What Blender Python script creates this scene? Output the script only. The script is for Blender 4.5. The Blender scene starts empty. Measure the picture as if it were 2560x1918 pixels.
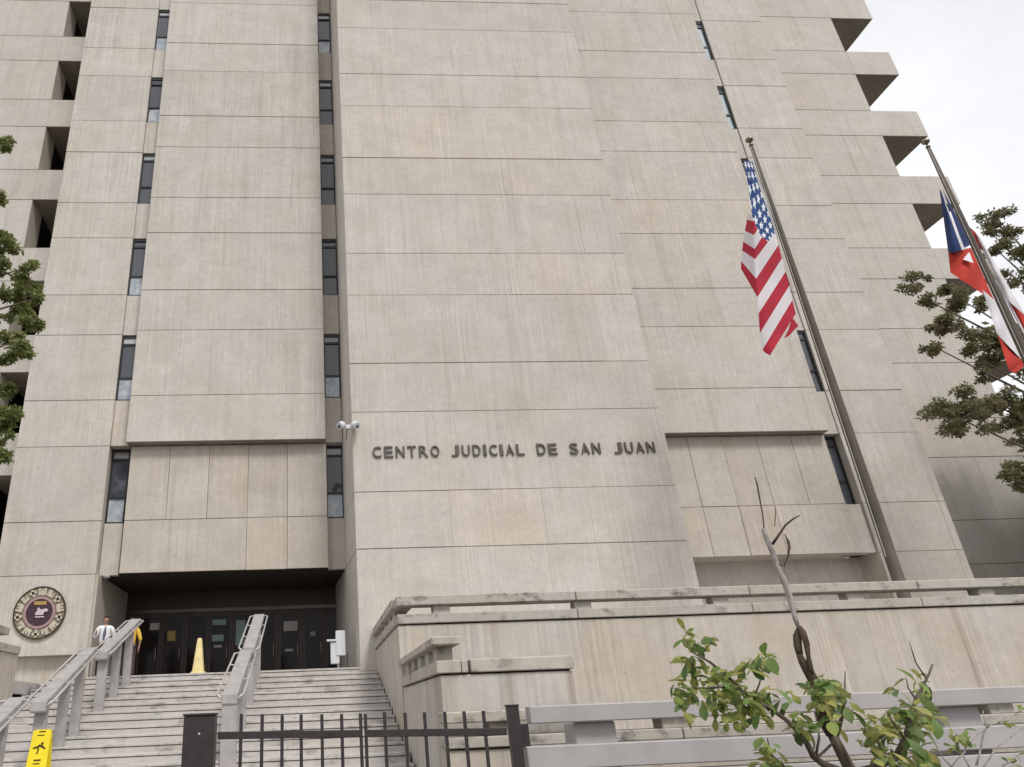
import bpy, bmesh, math, random
from mathutils import Vector, Matrix
R = math.radians
rnd = random.Random(11)
S = bpy.context.scene
COL = S.collection

# ------------------------------------------------------------------ camera
YAW, PIT, ROL = R(4.0932), R(24.5547), R(2.3739)
FPX, PPX, PPY = 1813.2, 899.4, 959.0          # focal length and optical centre in photo pixels (2560 wide)
_f = Vector((math.sin(YAW)*math.cos(PIT), math.cos(YAW)*math.cos(PIT), math.sin(PIT)))
_r = Vector((math.cos(YAW), -math.sin(YAW), 0)); _d = _f.cross(_r)
_c, _s = math.cos(ROL), math.sin(ROL)
CR, CD = _r*_c + _d*_s, _d*_c - _r*_s
cam = bpy.data.cameras.new('camera'); cam.sensor_width = 36; cam.sensor_fit = 'HORIZONTAL'
cam.lens = FPX/2560*36; cam.shift_x = (1280-PPX)/2560; cam.shift_y = 0
cam.clip_start = .1; cam.clip_end = 5000
camo = bpy.data.objects.new('camera', cam); COL.objects.link(camo)
camo.matrix_world = Matrix(((CR.x, -CD.x, -_f.x, 0), (CR.y, -CD.y, -_f.y, 0), (CR.z, -CD.z, -_f.z, 0), (0, 0, 0, 1)))
S.camera = camo
def at(x, y, Y):
    """world point at depth Y seen at photo pixel x, y"""
    d = CR*((x-PPX)/FPX) + CD*((y-PPY)/FPX) + _f
    return d*(Y/d.y)

# ------------------------------------------------------------------ sky, sun, exposure
SUN_EL, SUN_AZ = R(50), R(158)        # sun behind cloud, over the viewer's right shoulder
W = bpy.data.worlds.new('World'); S.world = W; W.use_nodes = True
nt = W.node_tree; nt.nodes.clear()
def wn(t): return nt.nodes.new(t)
sky = wn('ShaderNodeTexSky'); sky.sky_type = 'NISHITA'; sky.sun_disc = False
sky.sun_elevation = SUN_EL; sky.sun_rotation = SUN_AZ; sky.air_density = 1.0; sky.dust_density = 4.0
tc = wn('ShaderNodeTexCoord'); mp = wn('ShaderNodeMapping'); mp.inputs['Scale'].default_value = (1, 1, 2.2)
nz = wn('ShaderNodeTexNoise'); nz.inputs['Scale'].default_value = 1.7; nz.inputs['Detail'].default_value = 5; nz.inputs['Roughness'].default_value = .55
rp = wn('ShaderNodeValToRGB'); rp.color_ramp.elements[0].position = .3; rp.color_ramp.elements[1].position = .72
rp.color_ramp.elements[0].color = (6.5, 6.5, 6.65, 1); rp.color_ramp.elements[1].color = (9.4, 9.35, 9.4, 1)
mx = wn('ShaderNodeMixRGB'); mx.inputs[0].default_value = .9
bg = wn('ShaderNodeBackground'); bg.inputs['Strength'].default_value = .1
out = wn('ShaderNodeOutputWorld')
for a, b in ((tc.outputs['Generated'], mp.inputs[0]), (mp.outputs[0], nz.inputs[0]), (nz.outputs[0], rp.inputs[0]), (sky.outputs[0], mx.inputs[1]),
             (rp.outputs[0], mx.inputs[2]), (mx.outputs[0], bg.inputs[0]), (bg.outputs[0], out.inputs[0])): nt.links.new(a, b)
sl = bpy.data.lights.new('sun', 'SUN'); sl.energy = 1.5; sl.angle = R(14); sl.color = (1, .97, .935)
so = bpy.data.objects.new('sun', sl); COL.objects.link(so); so.location = (20, -20, 60)
sd = Vector((math.sin(SUN_AZ)*math.cos(SUN_EL), math.cos(SUN_AZ)*math.cos(SUN_EL), math.sin(SUN_EL)))
so.rotation_euler = sd.to_track_quat('Z', 'Y').to_euler()
S.render.engine = 'CYCLES'
S.view_settings.view_transform = 'Standard'; S.view_settings.look = 'None'
S.view_settings.gamma = 1; S.view_settings.use_curve_mapping = False
S.view_settings.exposure = .45

# ------------------------------------------------------------------ materials
M = {}
class NT:
    def __init__(s, name):
        s.m = bpy.data.materials.new(name); s.m.use_nodes = True; s.t = s.m.node_tree; s.t.nodes.clear()
        s.o = s.t.nodes.new('ShaderNodeOutputMaterial'); s.p = s.t.nodes.new('ShaderNodeBsdfPrincipled')
        s.t.links.new(s.p.outputs[0], s.o.inputs[0]); M[name] = s.m
    def n(s, t, **k):
        q = s.t.nodes.new(t)
        for a, b in k.items(): setattr(q, a, b)
        return q
    def l(s, a, b): s.t.links.new(a, b)
    def pos(s, scale, src='Position'):
        g = s.n('ShaderNodeNewGeometry'); m = s.n('ShaderNodeMapping'); m.inputs['Scale'].default_value = scale
        s.l(g.outputs['Position'], m.inputs[0]); return m.outputs[0]
    def noise(s, vec, scale, detail=4, rough=.55):
        q = s.n('ShaderNodeTexNoise'); q.inputs['Scale'].default_value = scale; q.inputs['Detail'].default_value = detail
        q.inputs['Roughness'].default_value = rough; s.l(vec, q.inputs[0]); return q.outputs[0]
    def ramp(s, v, p0, p1, c0=0., c1=1.):
        q = s.n('ShaderNodeMapRange'); q.inputs[1].default_value = p0; q.inputs[2].default_value = p1
        q.inputs[3].default_value = c0; q.inputs[4].default_value = c1; s.l(v, q.inputs[0]); return q.outputs[0]
    def mix(s, fac, a, b, mode='MIX'):
        q = s.n('ShaderNodeMixRGB', blend_type=mode)
        for k, v in ((0, fac), (1, a), (2, b)):
            if isinstance(v, (int, float)): q.inputs[k].default_value = v
            elif isinstance(v, tuple): q.inputs[k].default_value = v + (1,)
            else: s.l(v, q.inputs[k])
        return q.outputs[0]
    def mul(s, a, b):
        q = s.n('ShaderNodeMath', operation='MULTIPLY')
        for k, v in ((0, a), (1, b)):
            if isinstance(v, (int, float)): q.inputs[k].default_value = v
            else: s.l(v, q.inputs[k])
        return q.outputs[0]
    def math(s, op, a, b=0.):
        q = s.n('ShaderNodeMath', operation=op)
        for k, v in ((0, a), (1, b)):
            if isinstance(v, (int, float)): q.inputs[k].default_value = v
            else: s.l(v, q.inputs[k])
        return q.outputs[0]
    def bump(s, h, strength, dist):
        q = s.n('ShaderNodeBump'); q.inputs['Strength'].default_value = strength; q.inputs['Distance'].default_value = dist
        s.l(h, q.inputs['Height']); s.l(q.outputs[0], s.p.inputs['Normal'])
    def rnd(s): return s.n('ShaderNodeObjectInfo').outputs['Random']
    def set(s, col=None, rough=.8, spec=.3, metal=0.):
        if col is not None:
            if isinstance(col, tuple): s.p.inputs['Base Color'].default_value = col + (1,)
            else: s.l(col, s.p.inputs['Base Color'])
        s.p.inputs['Roughness'].default_value = rough; s.p.inputs['Specular IOR Level'].default_value = spec; s.p.inputs['Metallic'].default_value = metal
        return s.m

def plain(name, col, rough=.6, spec=.4, metal=0., var=.12, vs=3., bump=0.):
    q = NT(name); p = q.pos((1, 1, 1)); n = q.noise(p, vs, 5)
    k = q.ramp(n, .3, .7, 1-var, 1+var); c = q.mix(1., col, k, 'MULTIPLY')
    if bump: q.bump(q.noise(p, 40, 3), bump, .01)
    return q.set(c, rough, spec, metal)

def concrete(name, base, warm, stain=.25, ribs=1., tint=.035, soot=0., yellow=0., rose=.3):
    """board-marked concrete: vertical form lines, cast-to-cast tint, rain streaks, pits"""
    q = NT(name)
    p = q.pos((1, 1, 1)); pv = q.pos((11, 11, .22)); ps = q.pos((2.4, 2.4, .15)); pf = q.pos((30, 30, .4))
    c = q.mix(q.ramp(q.noise(p, .5, 4), .38, .64), base, warm)
    c = q.mix(q.mul(q.ramp(q.noise(q.pos((.8, .8, .5)), .9, 3), .48, .68), rose), c, q.mix(1., c, (1.03, .965, .985), 'MULTIPLY'))
    rv = q.rnd()
    c = q.mix(1., c, q.ramp(rv, 0, 1, 1-tint, 1+tint*.6), 'MULTIPLY')
    c = q.mix(q.ramp(q.math('FRACT', q.mul(rv, 7.13)), .8, 1., 0, .35), c, q.mix(1., c, (1.05, .95, .85), 'MULTIPLY'))
    zone = q.ramp(q.noise(q.pos((.9, .9, .25)), 1, 2), .38, .66, .25, 1.25)       # form lines stand out on some boards only
    fine = q.noise(pv, 1, 5, .65); vf = q.noise(pf, 1, 2)
    lines = q.math('ADD', q.mul(q.math('SUBTRACT', fine, .5), .55*ribs), q.mul(q.math('SUBTRACT', vf, .5), .34*ribs))
    c = q.mix(1., c, q.math('ADD', 1., q.mul(lines, zone)), 'MULTIPLY')
    st = q.ramp(q.noise(ps, 1, 6, .62), .55, .76)
    c = q.mix(q.mul(st, stain), c, q.mix(1., c, (.52, .47, .41), 'MULTIPLY'))
    mott = q.noise(p, 6, 7, .75)
    c = q.mix(1., c, q.ramp(mott, .25, .75, .88, 1.11), 'MULTIPLY')
    bl = q.noise(q.pos((.55, .55, .8)), 1.6, 8, .68)
    c = q.mix(1., c, q.ramp(bl, .3, .7, .90, 1.07), 'MULTIPLY')
    pit = q.n('ShaderNodeTexVoronoi'); pit.inputs['Scale'].default_value = 2.3; q.l(p, pit.inputs['Vector'])
    c = q.mix(q.ramp(pit.outputs['Distance'], .04, .075, .30, 0), c, (.12, .10, .09))
    if yellow:
        c = q.mix(q.mul(q.ramp(q.noise(q.pos((1.3, 1.3, .10)), 1, 5), .45, .72), yellow), c, (.46, .34, .22))
    if soot:
        s1 = q.ramp(q.noise(q.pos((1.5, 1.5, 2.6)), 1.3, 8, .74), .52, .68)
        c = q.mix(q.mul(s1, soot), c, (.055, .05, .045))
    h = q.math('ADD', q.mul(fine, .7), q.math('ADD', q.mul(vf, .5), q.mul(mott, .25)))
    q.bump(h, .4*max(ribs, .4), .02)
    return q.set(c, .88, .25)

concrete('concrete', (.545, .514, .474), (.525, .488, .428), stain=.30, ribs=.95, rose=.25)
concrete('concrete_warm', (.515, .48, .43), (.50, .452, .388), stain=.32, ribs=.9, rose=.15)
concrete('soffit_shaded', (.28, .25, .21), (.24, .21, .175), stain=.4, ribs=.4)  # underside shade is put into this darker concrete colour
concrete('terrace_concrete', (.53, .495, .45), (.51, .455, .385), stain=.8, ribs=1.2, yellow=.2, tint=.04)
concrete('terrace_grey', (.51, .485, .46), (.49, .455, .415), stain=1.0, ribs=1.2, yellow=.12, tint=.04)
concrete('coping', (.46, .435, .39), (.44, .405, .35), stain=.5, ribs=.5, soot=.85)
concrete('step_stone', (.52, .495, .475), (.50, .47, .44), stain=.1, ribs=.3, tint=.06, soot=.6, rose=.2)
concrete('paving', (.20, .19, .175), (.18, .165, .15), stain=.1, ribs=.2, soot=.3)
plain('asphalt', (.055, .053, .052), .9, .2, var=.25, vs=1.2, bump=.3)
plain('fence_paint', (.385, .365, .36), .55, .4, var=.09, vs=2.2, bump=.15)
plain('rail_paint', (.36, .34, .33), .55, .35, var=.14, vs=5, bump=.1)
plain('rail_tube', (.50, .48, .47), .38, .5, .3, var=.08)
plain('black_iron', (.027, .022, .022), .45, .5, var=.25, vs=9, bump=.2)
plain('door_bronze', (.05, .035, .029), .42, .5, .4, var=.2)
plain('header_metal', (.09, .075, .068), .3, .6, .7, var=.2)
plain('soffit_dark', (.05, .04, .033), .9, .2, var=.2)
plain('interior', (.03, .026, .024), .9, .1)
plain('frame_dark', (.028, .027, .028), .45, .5, .3)
plain('sill_light', (.42, .41, .42), .6, .3, var=.15)
plain('pole_metal', (.105, .088, .070), .65, .25, .0, var=.18, vs=2)
plain('finial', (.25, .20, .15), .3, .6, .8)
plain('white_plastic', (.62, .63, .66), .4, .5, var=.05)
plain('camera_black', (.015, .015, .017), .25, .5)
plain('letter_bronze', (.095, .08, .072), .5, .5, .35, var=.2)
plain('cone_yellow', (.74, .63, .31), .55, .35, var=.12, vs=6)
plain('sign_yellow', (.80, .64, .02), .45, .4, var=.06)
plain('ink', (.05, .035, .01), .6, .2)
plain('skin', (.42, .25, .17), .55, .35, var=.06)
plain('hair', (.012, .010, .009), .5, .4)
plain('shirt_white', (.76, .77, .81), .8, .2, var=.05)
plain('shirt_yellow', (.70, .46, .08), .8, .2, var=.10)
plain('trouser_dark', (.030, .028, .034), .85, .2)
plain('trouser_brown', (.085, .062, .060), .85, .2)
plain('shoe', (.02, .018, .017), .5, .4)
plain('tie_grey', (.10, .105, .13), .7, .3)
plain('seal_dark', (.24, .21, .165), .8, .2, var=.3, vs=20)
plain('seal_cream', (.50, .45, .36), .7, .3, var=.3, vs=14)
plain('seal_pink', (.36, .24, .24), .6, .3, var=.15, vs=9)
plain('seal_purple', (.060, .028, .042), .5, .4, var=.3, vs=12)
plain('seal_gold', (.42, .28, .10), .5, .5, .2, var=.25, vs=15)
plain('seal_white', (.58, .50, .52), .6, .3)
plain('paper', (.52, .47, .45), .8, .2, var=.1)
plain('paper_teal', (.30, .40, .40), .7, .3, var=.2, vs=14)
plain('paper_yellow', (.42, .34, .12), .7, .3, var=.3, vs=14)
plain('flag_blue', (.028, .045, .13), .85, .15, var=.1)
plain('flag_white', (.68, .66, .68), .85, .15, var=.05)
plain('flag_red', (.46, .05, .035), .85, .15, var=.1)
plain('flag_crimson', (.36, .028, .045), .85, .15, var=.1)
plain('rope', (.55, .53, .50), .8, .2)

q = NT('glass'); rv = q.rnd()
q.set(q.mix(rv, (.045, .052, .066), (.10, .105, .125)), .06, .6); q.p.inputs['IOR'].default_value = 1.5
q = NT('glass_pale'); rv = q.rnd()
c = q.mix(q.ramp(q.noise(q.pos((1, 1, 1)), 3.5, 4), .35, .65), (.26, .32, .38), (.50, .52, .54))
q.set(c, .08, .6)
q = NT('glass_mirror'); q.set((.40, .46, .50), .08, .6, .6)
q = NT('glass_top'); rv = q.rnd()
q.set(q.mix(rv, (.22, .23, .24), (.50, .50, .52)), .15, .5)
q = NT('door_glass'); q.set((.014, .010, .009), .10, .16)
# bark and leaves
q = NT('bark'); p = q.pos((14, 14, 3)); n = q.noise(p, 1, 6, .7)
q.bump(n, .7, .02); q.set(q.mix(q.ramp(n, .3, .7), (.05, .038, .028), (.20, .165, .13)), .95, .15)
q = NT('bark_pale'); p = q.pos((10, 10, 4)); n = q.noise(p, 1, 6, .7)
q.bump(n, .6, .015); q.set(q.mix(q.ramp(n, .35, .62), (.16, .14, .125), (.50, .46, .44)), .95, .15)
q = NT('bark_dead'); p = q.pos((12, 12, 4)); n = q.noise(p, 1, 6, .7)
q.bump(n, .7, .02); q.set(q.mix(q.ramp(n, .3, .7), (.035, .025, .018), (.13, .095, .07)), .95, .1)
def leafmat(name, cols, noise_scale=None):
    q = NT(name)
    v = q.rnd() if noise_scale is None else q.noise(q.pos((1, 1, 1)), noise_scale, 2)
    r = q.n('ShaderNodeValToRGB'); e = r.color_ramp.elements
    lo, hi = (0., 1.) if noise_scale is None else (.3, .7)
    while len(e) < len(cols): e.new(.5)
    for i, cc in enumerate(cols):
        e[i].position = lo + (hi-lo)*i/(len(cols)-1); e[i].color = cc + (1,)
    q.l(v, r.inputs[0]); q.set(r.outputs[0], .5, .25)
    tr = q.n('ShaderNodeBsdfTranslucent'); q.l(r.outputs[0], tr.inputs[0])
    ms = q.n('ShaderNodeMixShader'); ms.inputs[0].default_value = .42
    q.l(q.p.outputs[0], ms.inputs[1]); q.l(tr.outputs[0], ms.inputs[2]); q.l(ms.outputs[0], q.o.inputs[0])
leafmat('leaf_shrub', [(.085, .13, .05), (.14, .22, .065), (.23, .34, .09), (.42, .43, .13), (.15, .22, .10), (.45, .41, .14), (.20, .24, .09), (.22, .34, .13)])
leafmat('leaf_shrub_small', [(.10, .15, .05), (.21, .29, .08), (.36, .39, .12), (.44, .42, .14), (.17, .25, .08)], 9.)
leafmat('leaf_tree', [(.12, .15, .05), (.22, .255, .09), (.32, .34, .13)], 2.2)
leafmat('leaf_tree_warm', [(.13, .135, .065), (.21, .21, .105), (.26, .21, .13)], 1.6)

# stars and stripes, from the cloth's own UVs (u along the hoist, v along the fly)
q = NT('flag_stars'); uv = q.n('ShaderNodeUVMap'); sx = q.n('ShaderNodeSeparateXYZ'); q.l(uv.outputs[0], sx.inputs[0])
U, V = sx.outputs[0], sx.outputs[1]
red = q.math('LESS_THAN', q.math('FRACT', q.mul(U, 6.5)), .5)
c = q.mix(red, (.66, .62, .64), (.40, .030, .050))
canton = q.mul(q.math('LESS_THAN', U, 7/13.), q.math('LESS_THAN', V, .4))
row = q.mul(U, 7.5/(7/13.)); colu = q.mul(V, 2.9/.4)
shift = q.mul(q.math('MODULO', q.math('FLOOR', row), 2.), .5)
dx = q.math('SUBTRACT', q.math('FRACT', q.math('ADD', colu, shift)), .5); dy = q.math('SUBTRACT', q.math('FRACT', row), .5)
ang = q.math('ARCTAN2', dx, dy)
rad = q.math('SQRT', q.math('ADD', q.mul(dx, dx), q.mul(dy, dy)))
lim = q.math('ADD', .30, q.mul(q.math('COSINE', q.mul(ang, 5.)), .09))
star = q.math('LESS_THAN', rad, lim)
c = q.mix(canton, c, q.mix(star, (.035, .075, .21), (.74, .76, .80)))
q.set(c, .85, .15)

# ------------------------------------------------------------------ mesh helpers
class MB:
    def __init__(s): s.v = []; s.f = []; s.mi = []; s.m = 0; s.uv = None
    def add(s, vs, fs):
        b = len(s.v); s.v += [tuple(p) for p in vs]
        for f in fs: s.f.append([b+i for i in f]); s.mi.append(s.m)
        return s
    def box(s, x0, x1, y0, y1, z0, z1):
        return s.add([(x0, y0, z0), (x1, y0, z0), (x1, y1, z0), (x0, y1, z0), (x0, y0, z1), (x1, y0, z1), (x1, y1, z1), (x0, y1, z1)],
                     [(0, 3, 2, 1), (4, 5, 6, 7), (0, 1, 5, 4), (1, 2, 6, 5), (2, 3, 7, 6), (3, 0, 4, 7)])
    def prism(s, plan, z0, z1):
        n = len(plan)
        return s.add([(x, y, z0) for x, y in plan] + [(x, y, z1) for x, y in plan],
                     [tuple(range(n-1, -1, -1)), tuple(range(n, 2*n))] + [(i, (i+1) % n, n+(i+1) % n, n+i) for i in range(n)])
    def extr(s, prof, x0, x1):           # profile in (y, z) swept along x
        n = len(prof)
        return s.add([(x0, y, z) for y, z in prof] + [(x1, y, z) for y, z in prof],
                     [tuple(range(n)), tuple(range(2*n-1, n-1, -1))] + [(i, n+i, n+(i+1) % n, (i+1) % n) for i in range(n)])
    def disc(s, c, r, y0, y1, n=40, r2=None):   # disc facing -y (ring when r2 given)
        ring = lambda rr, y: [(c[0]+rr*math.cos(2*math.pi*i/n), y, c[1]+rr*math.sin(2*math.pi*i/n)) for i in range(n)]
        if r2 is None:
            return s.add(ring(r, y0)+ring(r, y1), [tuple(range(n)), tuple(range(2*n-1, n-1, -1))] + [((i+1) % n, i, n+i, n+(i+1) % n) for i in range(n)])
        vs = ring(r, y0)+ring(r2, y0)+ring(r, y1)+ring(r2, y1); fs = []
        for i in range(n):
            j = (i+1) % n
            fs += [(i, j, n+j, n+i), (j, i, 2*n+i, 2*n+j), (n+i, n+j, 3*n+j, 3*n+i)]
        return s.add(vs, fs)
    def tube(s, pts, rad, n=8, cap=True):
        pts = [Vector(p) for p in pts]
        if isinstance(rad, (int, float)): rad = [rad]*len(pts)
        b = len(s.v); up = Vector((.31, .83, .47)); prev = None
        for i, p in enumerate(pts):
            t = (pts[min(i+1, len(pts)-1)] - pts[max(i-1, 0)]).normalized()
            a = (prev - t*prev.dot(t)) if prev is not None else up.cross(t)
            if a.length < 1e-5: a = Vector((1, 0, 0)).cross(t)
            a.normalize(); prev = a; c = t.cross(a)
            for k in range(n):
                w = 2*math.pi*k/n; s.v.append(tuple(p + (a*math.cos(w)+c*math.sin(w))*rad[i]))
        for i in range(len(pts)-1):
            for k in range(n):
                k2 = (k+1) % n; s.f.append([b+i*n+k, b+i*n+k2, b+(i+1)*n+k2, b+(i+1)*n+k]); s.mi.append(s.m)
        if cap:
            s.f.append([b+k for k in range(n-1, -1, -1)]); s.f.append([b+(len(pts)-1)*n+k for k in range(n)]); s.mi += [s.m]*2
        return s
    def lathe(s, prof, c, n=20):          # profile (r, z) about vertical axis
        b = len(s.v)
        for r, z in prof:
            for k in range(n): w = 2*math.pi*k/n; s.v.append((c[0]+r*math.cos(w), c[1]+r*math.sin(w), c[2]+z))
        for i in range(len(prof)-1):
            for k in range(n):
                k2 = (k+1) % n; s.f.append([b+i*n+k, b+i*n+k2, b+(i+1)*n+k2, b+(i+1)*n+k]); s.mi.append(s.m)
        s.f.append([b+k for k in range(n-1, -1, -1)]); s.f.append([b+(len(prof)-1)*n+k for k in range(n)]); s.mi += [s.m]*2
        return s
    def ball(s, c, r, n=12, sc=(1, 1, 1)):
        b = len(s.v); m = n//2
        for i in range(m+1):
            t = math.pi*i/m
            for k in range(n):
                w = 2*math.pi*k/n; s.v.append((c[0]+r*sc[0]*math.sin(t)*math.cos(w), c[1]+r*sc[1]*math.sin(t)*math.sin(w), c[2]+r*sc[2]*math.cos(t)))
        for i in range(m):
            for k in range(n):
                k2 = (k+1) % n; s.f.append([b+i*n+k, b+(i+1)*n+k, b+(i+1)*n+k2, b+i*n+k2]); s.mi.append(s.m)
        return s
    def mesh(s, name, mats, bevel=0., smooth=False, clean=False):
        me = bpy.data.meshes.new(name); me.from_pydata(s.v, [], s.f)
        for m in (mats if isinstance(mats, (list, tuple)) else [mats]): me.materials.append(M[m])
        if any(s.mi): me.polygons.foreach_set('material_index', s.mi)
        if bevel or clean:
            bm = bmesh.new(); bm.from_mesh(me)
            bmesh.ops.remove_doubles(bm, verts=bm.verts, dist=1e-5)
            bmesh.ops.recalc_face_normals(bm, faces=bm.faces)
            if bevel:
                ed = [e for e in bm.edges if len(e.link_faces) == 2 and e.calc_face_angle(0) > .5]
                bmesh.ops.bevel(bm, geom=ed, offset=bevel, segments=1, affect='EDGES')
            bm.to_mesh(me); bm.free()
        if smooth: me.shade_smooth() if hasattr(me, 'shade_smooth') else me.polygons.foreach_set('use_smooth', [True]*len(me.polygons))
        me.update(); return me
    def obj(s, name, mats, parent=None, **k):
        o = bpy.data.objects.new(name, s.mesh(name, mats, **k)); COL.objects.link(o)
        if parent: link(o, parent)
        return o
def link(o, parent):
    o.parent = parent; o.matrix_parent_inverse = Matrix.Translation(-parent.matrix_world.translation) if parent.type == 'EMPTY' else parent.matrix_world.inverted()
def thing(name, label, cat, loc=(0, 0, 0), group=None):
    o = bpy.data.objects.new(name, None); COL.objects.link(o); o.location = loc; o.matrix_world = Matrix.Translation(loc)
    o.empty_display_size = .2; return tag(o, label, cat, group)
def tag(o, label, cat, group=None):
    o['label'] = label; o['category'] = cat
    if group: o['group'] = group
    return o
def struct(o): o['kind'] = 'structure'; return o

# ------------------------------------------------------------------ levels shared by the whole building
GZ = -1.6                                        # street level (the lens is at z = 0)
PZ = 1.24                                        # entrance platform
A = [4.56+4.48*n for n in range(9)]              # spandrel undersides
B = [6.34+4.48*n for n in range(8)]              # spandrel tops
ZS = sorted(A+B)
TOP = A[8]
J = .012                                         # half a joint

struct(MB().box(-400, 400, -300, 500, GZ-.3, GZ).obj('ground', 'asphalt'))
struct(MB().box(-60, 60, 6.2, 15.6, GZ-.1, GZ+.005).obj('pavement', 'paving'))

# ------------------------------------------------------------------ courthouse
H = thing('courthouse', 'tall beige board-marked concrete court building with narrow window columns and stepped masses', 'building', (6.4, 30, PZ))
def bands(z0, z1):
    z = [z0] + [q for q in ZS if z0+.05 < q < z1-.05] + [z1]
    return list(zip(z[:-1], z[1:]))
def panels(parent, xs, y, z0, z1, mat='concrete', vgap=.0012, th=.06, keep=.14):
    for a, b in bands(z0, z1):
        cx = [xs[0]] + [x for x in xs[1:-1] if rnd.random() < keep] + [xs[-1]]
        for i in range(len(cx)-1):
            l = cx[i] + (0 if i == 0 else vgap); r = cx[i+1] - (0 if i == len(cx)-2 else vgap)
            dy = rnd.uniform(-.007, .007); j0, j1 = J*rnd.uniform(.35, 1.15), J*rnd.uniform(.35, 1.15)
            MB().box(l, r, y+dy, y+th+dy, a+j0, b-j1).obj('panel', mat, parent, bevel=.008)
def lin(a, b, n): return [a+(b-a)*i/n for i in range(n+1)]

# central tower
def tl(y): return 1.26 - (y-22)*.0667
t = MB().prism([(1.33, 22.055), (11.60, 22.055), (11.95, 30.), (tl(30)+.06, 30.)], 1.0, TOP-.02).obj('tower_core', 'concrete_warm', H)
panels(t, lin(1.26, 11.65, 7), 22.0, 1.12, TOP)
for a, b in bands(1.12, TOP):                  # return face towards the entrance
    MB().prism([(1.262, 22.065), (1.33, 22.065), (tl(29)+.07, 29.), (tl(29), 29.)], a+J, b-J).obj('panel', 'concrete', t, bevel=.006)
# bays
def bay(x0, x1, l0, l1, n, top_y=24.45, low_y=24.85):
    t = MB().box(x0+.03, x1-.03, top_y+.055, 29.2, A[1]+.03, TOP-.04).obj('bay_core', 'concrete_warm', H)
    panels(t, lin(x0, x1, n), top_y, A[1], TOP, 'concrete')
    MB().box(x0+.01, x1-.01, top_y+.062, 25.6, A[1]-.0, A[1]+.028).obj('soffit', 'soffit_shaded', t)
    t = MB().box(l0+.03, l1-.03, low_y+.055, 29.2, A[0]+.03, A[1]-.01).obj('bay_core', 'concrete_warm', H)
    panels(t, lin(l0, l1, n), low_y, A[0], A[1]-.02, 'concrete_warm', vgap=.007, keep=.9)
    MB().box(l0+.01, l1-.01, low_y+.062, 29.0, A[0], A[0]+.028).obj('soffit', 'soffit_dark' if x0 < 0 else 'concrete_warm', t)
bay(-6.58, .44, -6.47, .46, 5)
bay(12.5, 19.32, 12.6, 19.34, 5)
# piers
def pier(x0, x1, zb, n, y=24.8):
    t = MB().box(x0+.03, x1-.02, y+.055, 29.25, zb+.02, TOP-.03).obj('pier_core', 'concrete_warm', H)
    panels(t, lin(x0, x1, n), y, zb, TOP)
    return t
lp = pier(-10.45, -7.22, 2.06, 2)
pier(19.97, 23.12, 1.12, 2)
MB().box(-10.4, -7.10, 25.15, 29.3, 1.0, 2.08).obj('plinth', 'concrete_warm', lp, bevel=.01)
MB().box(-7.225, -7.13, 24.865, 29.0, PZ-.04, A[0]).obj('entrance_reveal', 'concrete_warm', lp)
# walls behind the window columns, the block behind, the recessed wall under the right bay
struct_back = MB().box(-10.3, 23.0, 29.35, 50, GZ, TOP-.06).obj('rear_block', 'concrete', H)
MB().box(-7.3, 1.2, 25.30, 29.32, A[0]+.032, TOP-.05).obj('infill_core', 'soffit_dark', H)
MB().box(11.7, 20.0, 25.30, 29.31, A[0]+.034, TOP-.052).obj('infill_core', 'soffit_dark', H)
MB().box(11.5, 20.1, 25.95, 29.29, 1.0, A[0]+.05).obj('recessed_wall', 'concrete', H)

def window(x0, x1, y, z0, z1, mats):
    g = .035
    zt, zl = z1-.36, z0+.92
    f = MB().box(x0, x0+g, y-.05, y+.05, z0, z1).box(x1-g, x1, y-.05, y+.05, z0, z1)
    for a, b in ((z0, z0+.05), (zl-.04, zl+.03), (zt-.05, zt+.03), (z1-.09, z1)): f.box(x0+g, x1-g, y-.045, y+.045, a, b)
    w = f.obj('window', 'frame_dark', H)
    for (a, b), m in zip(((z0+.05, zl-.04), (zl+.03, zt-.05), (zt+.03, z1-.09)), mats):
        tl_ = rnd.uniform(-.012, .012)
        MB().add([(x0+g, y+tl_, a), (x1-g, y+tl_, a), (x1-g, y-tl_, b), (x0+g, y-tl_, b), (x0+g, y+tl_+.02, a), (x1-g, y+tl_+.02, a), (x1-g, y-tl_+.02, b), (x0+g, y-tl_+.02, b)],
                 [(0, 1, 2, 3), (7, 6, 5, 4), (0, 4, 5, 1), (3, 2, 6, 7)]).obj('pane', m, w)
def column(x0, x1, low, pale, tops, mirror=(), y=24.86, mat='concrete_warm'):
    for n in range(8):
        yi, yw = low if n == 0 else (y, y)
        MB().box(x0, x1, yi, 25.4, A[n]+J, B[n]-.01).obj('infill_panel', mat, H, bevel=.006)
        ms = ('glass_mirror',)*2+('glass',) if n in mirror else ('glass_pale' if n in pale else 'glass', 'glass', 'glass_top' if n in tops else 'glass')
        window(x0+.01, x1-.01, yw+.09, B[n], A[n+1]-.005, ms)
column(-7.215, -6.585, (25.18, 25.18), (0, 1, 2, 4, 5, 6), (0, 1, 3, 5), mat='concrete')
column(.445, 1.055, (25.18, 25.18), (0, 1, 5, 6), (0, 1, 3, 4, 5))
column(19.325, 19.965, (24.93, 25.12), (2,), (2, 6), (4, 5, 6, 7), mat='concrete')
MB().box(11.72, 12.45, 24.95, 25.5, A[0]+.1, TOP-.1).obj('infill_wall', 'concrete_warm', H)

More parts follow.
